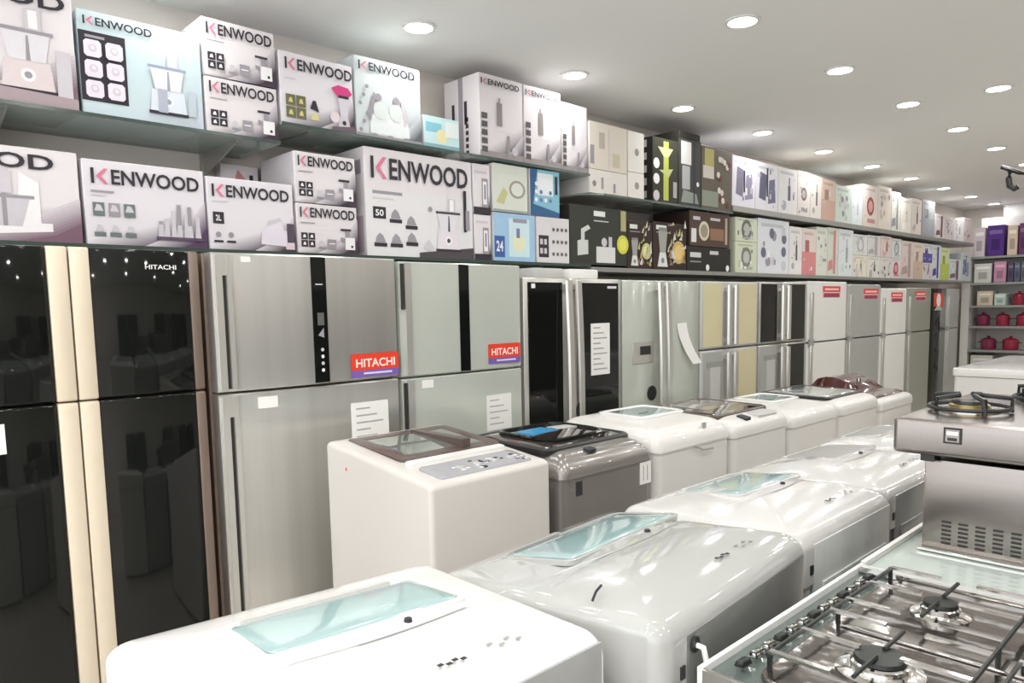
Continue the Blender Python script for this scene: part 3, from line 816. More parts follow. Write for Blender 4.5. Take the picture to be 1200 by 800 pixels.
def bar(parent, y, z0, z1, mt, w=0.03, name='handle', x=XF, out=0.045, bend=0.0):
    """bar handle standing off the door"""
    m = MB(); n = 10; rg = []
    for i in range(n + 1):
        t = i / n; z = z0 + (z1 - z0) * t
        o = out + bend * math.sin(PI * t)
        rg.append([(x + o - .014, y - w / 2, z), (x + o, y - w / 2 + .006, z), (x + o, y + w / 2 - .006, z), (x + o - .014, y + w / 2, z)])
    m.rings(rg, mt)
    m.box(x - .004, x + out - .01, y - w / 3, y + w / 3, z0 + .02, z0 + .05, mt); m.box(x - .004, x + out - .01, y - w / 3, y + w / 3, z1 - .05, z1 - .02, mt)
    return m.build(name, parent)


def card(parent, y0, y1, z0, z1, name='paper_label', mt=None, x=XF + .002, lines=0, label=None):
    m = MB(); m.box(x, x + .0015, y0, y1, z0, z1, mt or M['paper'])
    for k in range(lines):
        zz = z1 - (z1 - z0) * (k + 1) / (lines + 1)
        m.box(x + .0015, x + .0019, y0 + (y1 - y0) * .12, y0 + (y1 - y0) * (.5 + .35 * ((k * 7) % 3) / 2), zz, zz + (z1 - z0) * .02 + .002, flat((0.4, 0.4, 0.42)))
    o = m.build(name, parent, smooth=False)
    if label: o['label'] = label
    return o


def brand_sticker(parent, y0, y1, z0, z1, x):
    a = Art(x, y0, y1, z0, z1)
    a.rect(0, 0, 1, 1, (0.20, 0.12, 0.42)); a.rect(0, .30, 1, 1, (0.78, 0.06, 0.03)); a.text('HITACHI', .1, .42, .92, .78, (0.88, 0.80, 0.74)); a.rect(.25, .12, .85, .2, (0.72, 0.7, 0.8))
    o = a.build('brand_sticker', parent); o['label'] = 'red and violet HITACHI sticker'
    return o


# black glass four door fridge (the nearest)
t = cabinet('black glass four-door fridge with cream centre strips, nearest on the left', 0.24, 1.125, 1.79, M['brown_trim'])
for (a0, a1, st) in ((0.24, 0.615, 0), (0.745, 1.085, 1)):
    for z0, z1 in ((0.06, 1.25), (1.256, 1.786)):
        door(t, a0, a1 , z0, z1, M['black_glass'])
for a0 in (0.617, 0.684):
    for z0, z1 in ((0.06, 1.25), (1.256, 1.786)):
        o = door(t, a0, a0 + 0.0605, z0, z1, M['cream_trim'], 'door_strip', xf=XF + .012); o['label'] = 'cream vertical strip at the door edge'
for z0, z1 in ((0.06, 1.25), (1.256, 1.786)):
    door(t, 1.087, 1.123, z0, z1, M['brown_trim'], 'door_edge')
a = Art(XF, 0.93, 1.04, 1.715, 1.732); a.text('HITACHI', 0, 0, 1, 1, (0.75, 0.75, 0.75)); a.build('lettering', t)
card(t, 0.36, 0.46, 1.10, 1.20, label='white tag on the black lower door')

# stainless two door fridge
t = cabinet('brushed stainless two-door fridge with black control panel and red sticker', 1.16, 2.035, 1.79, M['brown_trim'])
for z0, z1, nm in ((0.06, 1.226, 'lower_door'), (1.236, 1.786, 'upper_door')):
    o = door(t, 1.172, 2.03, z0, z1, M['steel'], nm, bulge=0.022)
    m = MB(); m.box(XF + .002, XF + .022, 1.180, 1.205, z0 + .01, z1 - .01, M['silverh']); m.box(XF + .002, XF + .024, 1.222, 1.242, z0 + .01, z1 - .01, M['silverh']); m.box(XF + .002, XF + .022, 1.205, 1.222, z1 - .09, z1 - .01, M['silverh'])
    m.build('handle', o if False else t)
    m = MB(); m.box(XF + .002, XF + .010, 1.205, 1.222, z0 + .012, z1 - .09, M['gasket']); m.build('handle_groove', t)
m = MB(); m.box(XF + .016, XF + .0245, 1.585, 1.655, 1.242, 1.780, M['black_glass']); cp = m.build('control_panel', t); cp['label'] = 'black vertical control panel with small icons'
a = Art(XF + .0245, 1.585, 1.655, 1.242, 1.780)
a.rect(.25, .78, .75, .79, LG); a.rect(.3, .46, .75, .56, (0.12, 0.12, 0.12)); a.poly([(.3, .38), (.7, .36), (.7, .44)], GY)
for k in range(4): a.circ(.55, .10 + .055 * k, .11, LG if k % 2 else WH)
a.build('printed_icons', cp)
brand_sticker(t, 1.765, 2.022, 1.248, 1.355, XF + .0195)
card(t, 1.285, 1.325, 1.750, 1.772, x=XF + .0155); card(t, 1.325, 1.41, 1.158, 1.205, x=XF + .018); card(t, 1.757, 1.955, 0.88, 1.135, x=XF + .0195, lines=7, label='white energy sheet with printed lines')

# silver glass fridge
t = cabinet('pale silver glass two-door fridge with red sticker beside the stainless one', 2.045, 2.855, 1.78, M['silver2'])
door(t, 2.052, 2.85, 0.06, 1.218, M['silver'], 'lower_door', bulge=0.012); door(t, 2.052, 2.85, 1.228, 1.776, M['silver'], 'upper_door', bulge=0.012)
m = MB(); m.box(XF + .002, XF + .012, 2.06, 2.075, 1.55, 1.765, M['gasket']); m.box(XF + .002, XF + .012, 2.06, 2.075, 0.3, 1.2, M['gasket']); m.build('handle_groove', t)
m = MB(); m.box(XF + .002, XF + .016, 2.078, 2.112, 1.235, 1.77, M['silverh']); m.box(XF + .002, XF + .016, 2.078, 2.112, 0.1, 1.21, M['silverh']); m.build('handle', t)
m = MB(); m.box(XF + .006, XF + .0145, 2.41, 2.475, 1.232, 1.77, M['black_glass']); m.build('control_panel', t)
brand_sticker(t, 2.6, 2.835, 1.255, 1.36, XF + .0108)
card(t, 2.165, 2.235, 1.165, 1.205, x=XF + .007); card(t, 2.58, 2.76, 0.90, 1.09, x=XF + .0112, lines=5)

def side_by_side(label, y0, y1, ym, zt, dmat, fmat, handle_mat, frame=0.03, cat_mat=None):
    t = cabinet(label, y0, y1, zt, cat_mat or fmat)
    for a0, a1 in ((y0 + .004, ym - .004), (ym + .004, y1 - .004)):
        o = door(t, a0, a1, 0.06, zt - .004, fmat)
        if dmat is not fmat:
            m = MB(); m.box(XF + .001, XF + .005, a0 + (frame if a0 < ym - .1 else .06), a1 - (.06 if a0 < ym - .1 else frame), 0.09, zt - .03, dmat); m.build('glass_panel', t, bevel=.001, seg=1)
    for s in (-1, 1):
        bar(t, ym + s * .042, 0.35, zt - .02, handle_mat, w=.05, bend=.02)
    return t


t = side_by_side('black glass side-by-side fridge with silver frame and long paper', 2.875, 3.745, 3.255, 1.718, M['black_glass'], M['silverh'], M['silverh'])
card(t, 2.935, 2.965, 1.655, 1.68, x=XF + .006); card(t, 3.44, 3.62, 1.13, 1.445, x=XF + .006, lines=9, label='long white printed sheet taped on')
m = MB(); m.rings([[(XF + .05 + d, 3.285 + .035 * math.cos(2 * PI * i / 18), .94 + .05 * math.sin(2 * PI * i / 18)) for i in range(18)] for d in (0, .006)], M['black']); m.build('hang_tag', t)
a = Art(XF + .005, 3.60, 3.69, 1.655, 1.67); a.rect(0, 0, 1, 1, (0.66, 0.66, 0.66)); a.build('badge', t)
t = side_by_side('pale silver side-by-side fridge with water dispenser and curled paper', 3.757, 4.645, 4.165, 1.715, M['silver'], M['silver'], M['silverh'])
m = MB(); m.box(XF + .001, XF + .006, 3.86, 4.09, 1.17, 1.31, M['silverh']); m.box(XF + .006, XF + .009, 3.93, 4.05, 1.225, 1.285, M['black']); m.build('water_dispenser', t, bevel=.002, seg=1)
m = MB()
rg = []
for k in range(9):
    q = k / 8; yy = 4.36 + .16 * q ** 1.6; zz = 1.42 - .29 * q; xo = XF + .004 + .03 * q * q
    rg.append([(xo, yy, zz), (xo + .001, yy, zz), (xo + .001 + .02 * q, yy + .12 - .04 * q, zz + .005), (xo + .02 * q, yy + .12 - .04 * q, zz + .005)])
m.rings(rg, M['paper']); o = m.build('curled_paper', t); o['label'] = 'white paper strip curling off the door'
m = MB(); m.rings([[(XF + .002 + d, 4.07 + .05 * math.cos(2 * PI * i / 18), .965 + .05 * math.sin(2 * PI * i / 18)) for i in range(18)] for d in (0, .004)], M['black']); m.build('round_sticker', t)

def four_door(label, y0, y1, zt, up, low_l, low_r, fr, split=1.215):
    t = cabinet(label, y0, y1, zt, fr)
    ym = (y0 + y1) / 2 - .02
    for (a0, a1, mu, ml) in ((y0 + .004, ym - .003, up, low_l), (ym + .003, y1 - .004, up, low_r)):
        door(t, a0, a1, split + .006, zt - .004, fr, 'upper_door'); door(t, a0, a1, 0.06, split - .006, fr, 'lower_door')
        inner0 = a0 + (.03 if a0 < ym - .1 else .10); inner1 = a1 - (.10 if a0 < ym - .1 else .03)
        m = MB(); m.box(XF + .001, XF + .005, inner0, inner1, split + .02, zt - .02, mu); m.build('door_panel', t, bevel=.001, seg=1)
        m = MB(); m.box(XF + .001, XF + .005, inner0, inner1, 0.08, split - .02, ml); m.build('door_panel', t, bevel=.001, seg=1)
    for s in (-1, 1):
        bar(t, ym + s * .05, split + .03, zt - .03, M['silverh'], w=.05); bar(t, ym + s * .05, .5, split - .03, M['silverh'], w=.05)
    m = MB(); m.box(XF + .005, XF + .009, y0 + .09, y0 + .30, split - .13, split - .09, M['grey']); m.box(XF + .005, XF + .008, y0 + .13, y0 + .27, split - .38, split - .13, M['lgrey']); m.build('water_dispenser', t)
    return t


four_door('cream four-door fridge with grey dispenser door', 4.658, 5.50, 1.717, M['cream'], M['silver2'], M['cream'], M['lgrey'])
t = four_door('black and silver four-door fridge right of the cream one', 5.515, 6.36, 1.722, M['black_glass'], M['silver2'], M['black_glass'], M['silverh'])

def two_door(label, y0, y1, zt, mt, sticker=True, split=1.19, frame=None, sy=.35):
    t = cabinet(label, y0, y1, zt, mt)
    door(t, y0 + .004, y1 - .004, split + .007, zt - .004, mt, 'upper_door', bulge=.01); door(t, y0 + .004, y1 - .004, .06, split - .007, mt, 'lower_door', bulge=.01)
    m = MB(); m.box(XF, XF + .02, y0 + .05, y0 + .10, split + .02, zt - .1, M['silverh']); m.box(XF, XF + .02, y0 + .05, y0 + .10, .5, split - .02, M['silverh']); m.build('handle', t, bevel=.004, seg=1)
    m = MB(); m.box(XF, XF + .018, y0 + .03, y0 + .12, split - .03, split + .03, M['grey']); m.build('hinge', t)
    if sticker:
        W = y1 - y0; x = XF + .009
        a = Art(x, y0 + W * sy, y0 + W * (sy + .45), zt - .15, zt - .045)
        a.rect(0, .5, 1, 1, (0.74, 0.07, 0.06)); a.rect(0, 0, 1, .5, (0.80, 0.50, 0.5)); a.rect(.05, .05, .95, .4, (0.30, 0.06, 0.10)); a.rect(.1, .65, .9, .82, (0.86, 0.6, 0.56))
        o = a.build('price_sticker', t); o['label'] = 'small red sticker near the top'
    return t


two_door('white two-door fridge with red sticker, right of the black and silver one', 6.375, 7.215, 1.735, M['fwhite'])
two_door('grey silver two-door fridge between two white ones', 7.225, 8.07, 1.715, M['silver2'], sy=.45)
two_door('smaller white two-door fridge between two silver ones', 8.08, 8.84, 1.68, M['fwhite'])
two_door('greenish silver two-door fridge left of the narrow black one', 8.85, 9.655, 1.69, mat('greenish_silver', (0.36, 0.38, 0.31), 0.3, metal=0.35, noise=.03, nscale=3), sy=.3)
t = cabinet('narrow black fridge with a red sticker, far along the row', 9.665, 10.22, 1.69, M['black'])
door(t, 9.668, 10.217, .06, 1.686, M['black_glass'])
a = Art(XF + .001, 9.75, 10.12, 1.47, 1.63); a.rect(0, 0, 1, 1, (0.55, 0.08, 0.06)); a.circ(.5, .45, .22, (0.8, 0.7, 0.66)); a.poly([(.1, -.3), (.9, -.3), (.7, 0), (.3, 0)], (0.4, 0.42, 0.36)); a.build('price_sticker', t)
two_door('last silver fridge of the row with no sticker', 10.23, 10.75, 1.68, M['silver2'], sticker=False)

# packages on fridge tops, in the gap below the shelf
for y0, y1, mt, lb in ((3.05, 3.30, M['lgrey'], 'pale package lying on the black side-by-side fridge'), (3.36, 3.62, M['paper'], 'white package lying on the black side-by-side fridge')):
    m = MB(); m.box(-3.35, -2.98, y0, y1, 1.7165, 1.775, mt)
    tag(m.build('package', None, bevel=.012), lb, 'package')

# ------------------------------------------------------------------ washing machines
def rr_outline(x0, x1, y0, y1, r, n=6):
    pts = []
    for cx, cy, a0 in ((x1 - r, y1 - r, 0), (x0 + r, y1 - r, PI / 2), (x0 + r, y0 + r, PI), (x1 - r, y0 + r, 1.5 * PI)):
        for k in range(n + 1):
            a = a0 + PI / 2 * k / n
            pts.append((cx + r * math.cos(a), cy + r * math.sin(a)))
    return pts


def top_shell(mb, x0, x1, y0, y1, r, h, er, z0, mt, cr=0.02):
    """closed body: straight sides, rounded top edge of radius er, top surface z = h(x, y)"""
    def ring(ins, dz, zfix=None):
        o = rr_outline(x0 + ins, x1 - ins, y0 + ins, y1 - ins, max(cr, r - ins * .5))
        return [(x, y, (zfix if zfix is not None else h(x, y) - dz)) for x, y in o]
    rg = [ring(0, 0, z0), ring(0, er)]
    for k in range(1, 6):
        a = PI / 2 * k / 5
        rg.append(ring(er * (1 - math.cos(a)), er * (1 - math.sin(a))))
    W = min(x1 - x0, y1 - y0) / 2 - er - .01
    for k in range(1, 8):
        rg.append(ring(er + W * k / 7.5, 0))
    mb.rings(rg, mt)


def patch(mb, x0, x1, y0, y1, r, h, off, mt, skirt=0.01, n=5):
    """plate that follows the surface h, raised by off"""
    rg = []
    def ring(f, dz):
        cx, cy = (x0 + x1) / 2, (y0 + y1) / 2
        return [((cx + (x - cx) * f), (cy + (y - cy) * f), h(cx + (x - cx) * f, cy + (y - cy) * f) + dz) for x, y in rr_outline(x0, x1, y0, y1, r, 4)]
    rg = [ring(1, -skirt), ring(1, off * .6), ring(.99, off)] + [ring(1 - (k + 1) / (n + 1.0), off) for k in range(n)]
    mb.rings(rg, mt)


def frame(mb, x0, x1, y0, y1, r, w, h, off, mt, skirt=.01):
    def ring(ins, dz):
        return [(x, y, h(x, y) + dz) for x, y in rr_outline(x0 + ins, x1 - ins, y0 + ins, y1 - ins, max(.004, r - ins), 4)]
    mb.rings([ring(0, -skirt), ring(0, off * .7), ring(w * .25, off), ring(w * .75, off), ring(w, off * .5), ring(w, -skirt)], mt, cap0=False, cap1=False)


# first machine: white, square, glass window in a brown frame
def h1(x, y):
    t = (x + 1.96) / -0.69
    return .952 + .075 * (1 - (1 - min(1, max(0, t))) ** 1.7)
t = thing('washing_machine', 'white square washing machine with brown framed window, nearest to the stainless fridge', 'washing machine', (-2.3, 1.79, 0))
m = MB(); top_shell(m, -2.65, -1.96, 1.49, 2.08, .02, h1, .02, .03, mat('dull_white_enamel', (0.62, 0.59, 0.555), .35, coat=.2, noise=.02, nscale=5), cr=.012); m.build('body', t)
m = MB(); frame(m, -2.61, -2.215, 1.56, 2.06, .03, .06, h1, .004, M['brown_frame']); m.box(-2.58, -2.23, 1.86, 1.90, 1.00, 1.034, M['brown_frame']); m.build('lid_frame', t)
m = MB(); patch(m, -2.56, -2.245, 1.60, 2.03, .01, h1, .0015, mat('lid_grey_glass', (0.16, 0.18, 0.165), 0.06, coat=1.0, noise=.1, nscale=6)); m.build('lid_window', t)
m = MB(); patch(m, -2.195, -2.16, 1.55, 2.03, .012, h1, .008, M['white']); m.build('lid_lip', t)
m = MB(); patch(m, -2.13, -1.995, 1.56, 2.02, .02, h1, .003, mat('panel_grey', (0.36, 0.36, 0.38), 0.25, noise=.1, nscale=30)); o = m.build('control_panel', t)
m = MB()
rr_ = random.Random(2)
for k in range(26):
    y = 1.66 + .34 * rr_.random(); x = -2.11 + .09 * rr_.random(); s = .006 + .012 * rr_.random()
    m.box(x, x + .01, y, y + s, h1(x, y) + .002, h1(x, y) + .0045, M['paper'] if k % 2 else M['ink'])
for k in range(4): m.lathe(-2.06, 1.70 + .085 * k, [(.017, h1(-2.06, 1.7) + .0), (.016, h1(-2.06, 1.7) + .006), (.001, h1(-2.06, 1.7) + .007)], M['lgrey'], 14)
m.build('buttons', o)
m = MB(); m.box(-2.50, -2.492, 1.4885, 1.49, .93, .942, M['red']); m.build('mark', t)

# second machine: warm silver with black lid
def washer(label, y0, y1, zt, body, er, lid_mt, lid, dome=.03, top_mt=None, x1=-1.96, x0=-2.60, logo_y=None, win=None, seam=True, cr=.05, fr=None, name='washing_machine', skip_back=False):
    def h(x, y):
        tx = (x - (x0 + x1) / 2) / ((x1 - x0) / 2); ty = (y - (y0 + y1) / 2) / ((y1 - y0) / 2)
        return zt + dome * (1 - tx * tx) - .012 * abs(ty) ** 2.5 + (-.012 * tx)
    t = thing(name, label, 'washing machine', ((x0 + x1) / 2, (y0 + y1) / 2, 0))
    zc = zt - .09
    m = MB(); top_shell(m, x0, x1, y0, y1, cr, h, er, zc, top_mt or body); m.build('top_cover', t)
    m = MB(); m.rings([[(x, y, z) for x, y in rr_outline(x0 + .006, x1 - .006, y0 + .006, y1 - .006, cr)] for z in (.03, zc - .003)], body); m.build('body', t)
    lx0, lx1, ly0, ly1 = lid
    m = MB(); frame(m, lx0, lx1, ly0, ly1, .05, .03, h, .012, fr or lid_mt); m.build('lid_frame', t)
    m = MB(); patch(m, lx0 + .026, lx1 - .026, ly0 + .026, ly1 - .026, .03, h, .006, lid_mt); m.build('lid', t)
    return t, h


t, h = washer('warm silver washing machine with glossy black lid and blue sticker', 2.15, 2.775, .945, M['silver_w'], .075, M['smoke'], (-2.56, -2.07, 2.17, 2.755), dome=.03, fr=M['black'])
m = MB(); patch(m, -2.42, -2.30, 2.33, 2.50, .005, h, .008, mat('sky_sticker', (0.05, 0.30, 0.55), .3, noise=.15, nscale=20)); m.build('blue_sticker', t)
m = MB(); patch(m, -2.40, -2.32, 2.52, 2.68, .005, h, .0075, M['lgrey']); m.build('silver_sticker', t)
m = MB(); frame(m, -2.50, -2.14, 2.26, 2.67, .08, .02, h, .018, M['black_glass']); m.build('lid_handle_ring', t)
m = MB(); m.box(-1.967, -1.9645, 2.235, 2.275, .775, .835, M['ink']); m.build('badge', t)
m = MB(); m.box(-1.967, -1.9625, 2.67, 2.75, .745, .845, M['paper']); m.box(-1.9625, -1.962, 2.69, 2.695, .76, .83, M['grey']); m.box(-1.9625, -1.962, 2.72, 2.725, .76, .83, M['grey']); m.build('paper_label', t)
m = MB(); patch(m, -2.035, -2.0, 2.36, 2.41, .005, h, .004, M['ink']); m.build('display', t)
t, h = washer('white washing machine with pale blue window, right of the black lidded one', 2.80, 3.465, .96, M['white2'], .08, M['aqua_g'], (-2.46, -2.16, 2.95, 3.35), dome=.035, fr=M['white'])
m = MB(); m.tube([(-1.955, 3.1, .86), (-1.95, 3.17, .835), (-1.95, 3.26, .83)], .004, M['grey']); m.lathe(-1.99, 3.24, [(.011, .935), (.010, .957), (.001, .958)], M['grey'], 12); m.build('drain_knob', t)
t, h = washer('off-white washing machine with brown smoked lid', 3.485, 4.12, .93, M['white2'], .05, M['smoke'], (-2.56, -2.08, 3.50, 4.10), dome=.03, fr=M['brown_frame'])
m = MB(); patch(m, -2.05, -1.99, 3.66, 3.72, .008, h, .005, M['ink']); patch(m, -2.06, -1.99, 3.80, 4.02, .008, h, .004, M['lgrey']); m.build('control_panel', t)
m = MB(); patch(m, -2.45, -2.2, 3.62, 4.0, .01, h, .008, mat('brown_grey_lid', (0.30, 0.26, 0.24), .15, coat=1, noise=.1)); m.build('lid_window', t)  # paler brown-grey window inside the smoked lid
t, h = washer('white washing machine with grey window, between brown and black rimmed lids', 4.15, 4.83, .90, M['white2'], .05, M['aqua_g'], (-2.46, -2.16, 4.32, 4.70), dome=.035, fr=M['white'])
t, h = washer('white washing machine with black rimmed clear lid', 4.85, 5.51, .895, M['white2'], .04, mat('clear_lid_grey', (0.42, 0.45, 0.43), .1, coat=1, noise=.1), (-2.56, -2.06, 4.88, 5.48), dome=.035, fr=M['black'])
t, h = washer('white washing machine with dark wine domed lid, farthest of its row', 5.53, 6.22, .85, M['white2'], .03, M['wine'], (-2.56, -2.02, 5.56, 6.19), dome=.02, fr=M['wine'])
m = MB()
rg = []
for k in range(9):
    q = k / 8; x = -2.54 + .5 * q
    hh = .10 * math.sin(PI * min(1, q * 1.15 + .15)) ** .8 if 0 < q < .85 else .0
    rg.append([(x, 5.60, h(x, 5.9) + .004), (x, 5.66, h(x, 5.9) + .006 + hh), (x, 6.09, h(x, 5.9) + .006 + hh), (x, 6.15, h(x, 5.9) + .004)])
m.rings(rg, M['wine']); m.lathe(-2.2, 5.75, [(.02, h(-2.2, 5.75) + .07), (.02, h(-2.2, 5.75) + .105), (.001, h(-2.2, 5.75) + .106)], M['chrome'], 12); m.build('domed_cover', t)

# front row: rounded white twin tubs with aqua windows
def twin_tub(label, y0, y1, x0, x1, zc, dome, tilt, win, lid_mt, er=.028, cr=.04, panel=None, tick=False, hinge=None, bm=None, ytilt=0.0):
    bm = bm or M['white']
    def h(x, y):
        tx = (x - (x0 + x1) / 2) / ((x1 - x0) / 2); ty = (y - (y0 + y1) / 2) / ((y1 - y0) / 2)
        return zc + dome * (1 - tx * tx) + tilt * tx + ytilt * ty - .008 * abs(ty) ** 3 - .012 * max(0, (tx - .55) / .45) ** 2
    t = thing('washing_machine', label, 'washing machine', ((x0 + x1) / 2, (y0 + y1) / 2, 0))
    zt_ = zc - .13
    m = MB(); top_shell(m, x0, x1, y0, y1, cr, h, er, zt_, bm); m.build('top_cover', t)
    m = MB(); m.rings([[(x, y, z) for x, y in rr_outline(x0 + .01, x1 - .010, y0 + .01, y1 - .01, cr)] for z in (.03, zt_ - .003)], bm); m.build('body', t)
    wx0, wx1, wy0, wy1 = win
    m = MB(); frame(m, wx0 - .03, wx1 + .014, wy0 - .02, wy1 + .02, .03, .014, h, .0025, bm); m.build('lid_frame', t)
    m = MB(); patch(m, wx0, wx1, wy0, wy1, .012, h, .002, lid_mt); m.build('lid_window', t)
    m = MB(); patch(m, wx0 - .028, wx0 - .008, wy0 + .02, wy0 + (wy1 - wy0) * (.45 if hinge else .9), .008, h, .005, hinge or M['lgrey']); m.build('lid_hinge', t)
    m = MB(); n = 20; xs_ = lambda q: wx1 + .045 + .03 * math.sin(PI * q) - .02
    for k in range(n):
        q0, q1 = k / n, (k + 1) / n; ya = y0 + .05 + (y1 - y0 - .1) * q0; yb = y0 + .05 + (y1 - y0 - .1) * q1; xa, xb = xs_(q0), xs_(q1)
        dark = .35 < q0 < .8
        wd = .005 if dark else .003
        m.add([(xa, ya, h(xa, ya) + .001), (xa + wd, ya, h(xa, ya) + .001), (xb + wd, yb, h(xb, yb) + .001), (xb, yb, h(xb, yb) + .001)], [(0, 1, 2, 3)], M['grey'] if dark else M['lgrey'])
    m.build('seam', t)
    m = MB(); ym = (y0 + y1) / 2 + .06; xm = wx1 + .03; m.lathe(xm, ym, [(.008, h(xm, ym)), (.007, h(xm, ym) + .006), (.001, h(xm, ym) + .007)], M['ink'], 10)
    if tick: m.tube([(x1 - .17, y0 + .015, h(x1 - .17, y0 + .015) - .012), (x1 - .172, y0 + .03, h(x1 - .17, y0 + .03) + .001), (x1 - .18, y0 + .06, h(x1 - .18, y0 + .06) + .001)], .003, M['ink'], 6)
    m.build('lid_stop', t)
    m = MB()
    for k in range(4):
        yy = (y0 + y1) / 2 + .01 + .015 * k; xx = x1 - .085 + .004 * (k % 2)
        m.box(xx, xx + .008, yy, yy + .010, h(xx, yy) + .0006, h(xx, yy) + .0016, M['ink'])
    for k in range(4):
        yy = (y0 + y1) / 2 + .12 + .02 * k; xx = x1 - .09 + .01 * (k % 2)
        m.box(xx, xx + .006, yy, yy + .012, h(xx, yy) + .0006, h(xx, yy) + .0016, M['grey'])
    m.build('printed_marks', t)
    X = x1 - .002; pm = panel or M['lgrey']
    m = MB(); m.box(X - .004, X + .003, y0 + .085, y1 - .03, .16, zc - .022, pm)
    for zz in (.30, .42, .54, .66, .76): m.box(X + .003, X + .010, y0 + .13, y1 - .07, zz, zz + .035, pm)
    o = m.build('back_panel', t, bevel=.006, seg=2); o['label'] = 'ribbed back panel facing the aisle'
    m = MB(); m.box(X + .0, X + .006, y0 + .06, y0 + .075, zc - .10, zc - .075, M['black']); m.build('screw', t)
    for fx in (x0 + .08, x1 - .08):
        for fy in (y0 + .08, y1 - .08):
            m = MB(); m.lathe(fx, fy, [(.025, 0), (.025, .035)], M['black'], 10); m.build('foot', t)
    return t, h


PD = mat('shaded_grey_back_panel', (0.17, 0.175, 0.165), .22, coat=.4, noise=.15, nscale=8)  # shade of the aisle-side face is put into this dark grey
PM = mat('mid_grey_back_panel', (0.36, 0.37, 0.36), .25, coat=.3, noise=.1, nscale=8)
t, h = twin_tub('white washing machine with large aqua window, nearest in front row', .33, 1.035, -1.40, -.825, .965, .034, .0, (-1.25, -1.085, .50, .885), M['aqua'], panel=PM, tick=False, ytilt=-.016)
m = MB()
for k in range(9): m.box(-1.145, -1.139, .66 + .011 * k, .668 + .011 * k, h(-1.18, .69 + .011 * k) + .0025, h(-1.18, .69 + .011 * k) + .0035, M['grey'])
m.build('lettering', t)
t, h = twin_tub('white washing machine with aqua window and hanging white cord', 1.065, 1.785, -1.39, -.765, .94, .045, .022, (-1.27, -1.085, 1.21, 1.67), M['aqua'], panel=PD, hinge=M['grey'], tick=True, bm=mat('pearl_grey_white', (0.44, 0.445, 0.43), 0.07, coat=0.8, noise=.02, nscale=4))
m = MB(); m.rings([[(-.763 + d, 1.175 + .014 * math.cos(2 * PI * i / 12), .925 - .03 + .016 * math.sin(2 * PI * i / 12)) for i in range(12)] for d in (0, .006)], M['black']); m.build('cord_hole', t)
m = MB(); m.tube([(-.77, 1.175, .895), (-.745, 1.18, .89), (-.735, 1.18, .85), (-.74, 1.175, .78), (-.75, 1.17, .6), (-.752, 1.16, .3)], .006, M['paper']); m.build('power_cord', t)
t.rotation_euler = (0, 0, R(4.5)); t.location.x -= .012
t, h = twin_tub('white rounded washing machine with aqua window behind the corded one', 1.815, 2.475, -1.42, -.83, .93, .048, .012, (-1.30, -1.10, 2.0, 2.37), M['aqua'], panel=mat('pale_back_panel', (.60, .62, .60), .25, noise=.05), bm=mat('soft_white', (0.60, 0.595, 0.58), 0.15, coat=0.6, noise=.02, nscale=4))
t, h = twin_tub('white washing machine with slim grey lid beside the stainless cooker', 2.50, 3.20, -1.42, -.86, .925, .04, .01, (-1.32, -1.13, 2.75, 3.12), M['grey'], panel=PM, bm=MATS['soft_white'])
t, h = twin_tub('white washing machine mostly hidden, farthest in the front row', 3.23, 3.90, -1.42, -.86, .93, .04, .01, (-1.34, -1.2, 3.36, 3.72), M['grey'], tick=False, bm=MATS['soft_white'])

# ------------------------------------------------------------------ hob in the foreground
HX0, HX1, HY0, HY1, HZ = -.712, .35, 1.14, 1.90, .875
t = thing('gas_hob', 'wide gas hob with chrome grates in the foreground at bottom right', 'hob', (-.18, 1.6, 0))
m = MB(); m.box(HX0 + .02, HX1 - .02, HY0 + .02, HY1 - .02, .04, HZ - .03, M['cooker']); m.build('cooker_body', t, bevel=.008)
m = MB(); m.box(HX0 + .006, HX1 - .006, HY0 + .006, HY1 - .006, HZ - .03, HZ - .004, M['hobglass']); m.build('hob_plate', t)
m = MB(); m.box(HX0, HX0 + .010, HY0, HY1, HZ - .03, HZ + .012, M['rim'])
m.build('left_rim', t, bevel=.002, seg=1)
m = MB(); m.box(HX0 + .010, HX1, HY0, HY0 + .010, HZ - .03, HZ + .010, M['chrome']); m.build('front_rim', t, bevel=.002, seg=1)
m = MB(); m.box(HX0 + .010, HX1, HY1 - .03, HY1, HZ - .004, HZ + .010, M['lgrey']); m.box(HX0 + .010, HX1, HY1 - .036, HY1 - .030, HZ, HZ + .016, M['chrome']); m.build('rear_ledge', t, bevel=.002, seg=1)
m = MB(); top_shell(m, HX0 + .085, HX1 - .06, HY0 + .05, HY1 - .04, .04, lambda x, y: HZ + .006, .006, HZ - .004, M['hob']); m.build('burner_tray', t)
def burner(parent, x, y, s, z, ring=None):
    m = MB(); m.lathe(x, y, [(s * 1.5, z), (s * 1.5, z + .004), (s * 1.2, z + .008), (s, z + .009)], M['chrome'], 24); o = m.build('burner', parent)
    m = MB(); m.lathe(x, y, [(s, z + .008), (s, z + .02), (s * .85, z + .024)], ring or M['chrome'], 24); m.build('burner_ring', o)
    m = MB(); m.lathe(x, y, [(s * .9, z + .024), (s * .85, z + .031), (s * .3, z + .034), (.001, z + .034)], M['iron'], 24); m.build('burner_cap', o)
BUR = [(-.47, 1.36, .05), (-.47, 1.70, .038), (-.14, 1.36, .038), (-.14, 1.70, .05), (.17, 1.36, .045), (.17, 1.70, .045)]
for x, y, s in BUR: burner(t, x, y, s, HZ + .006)
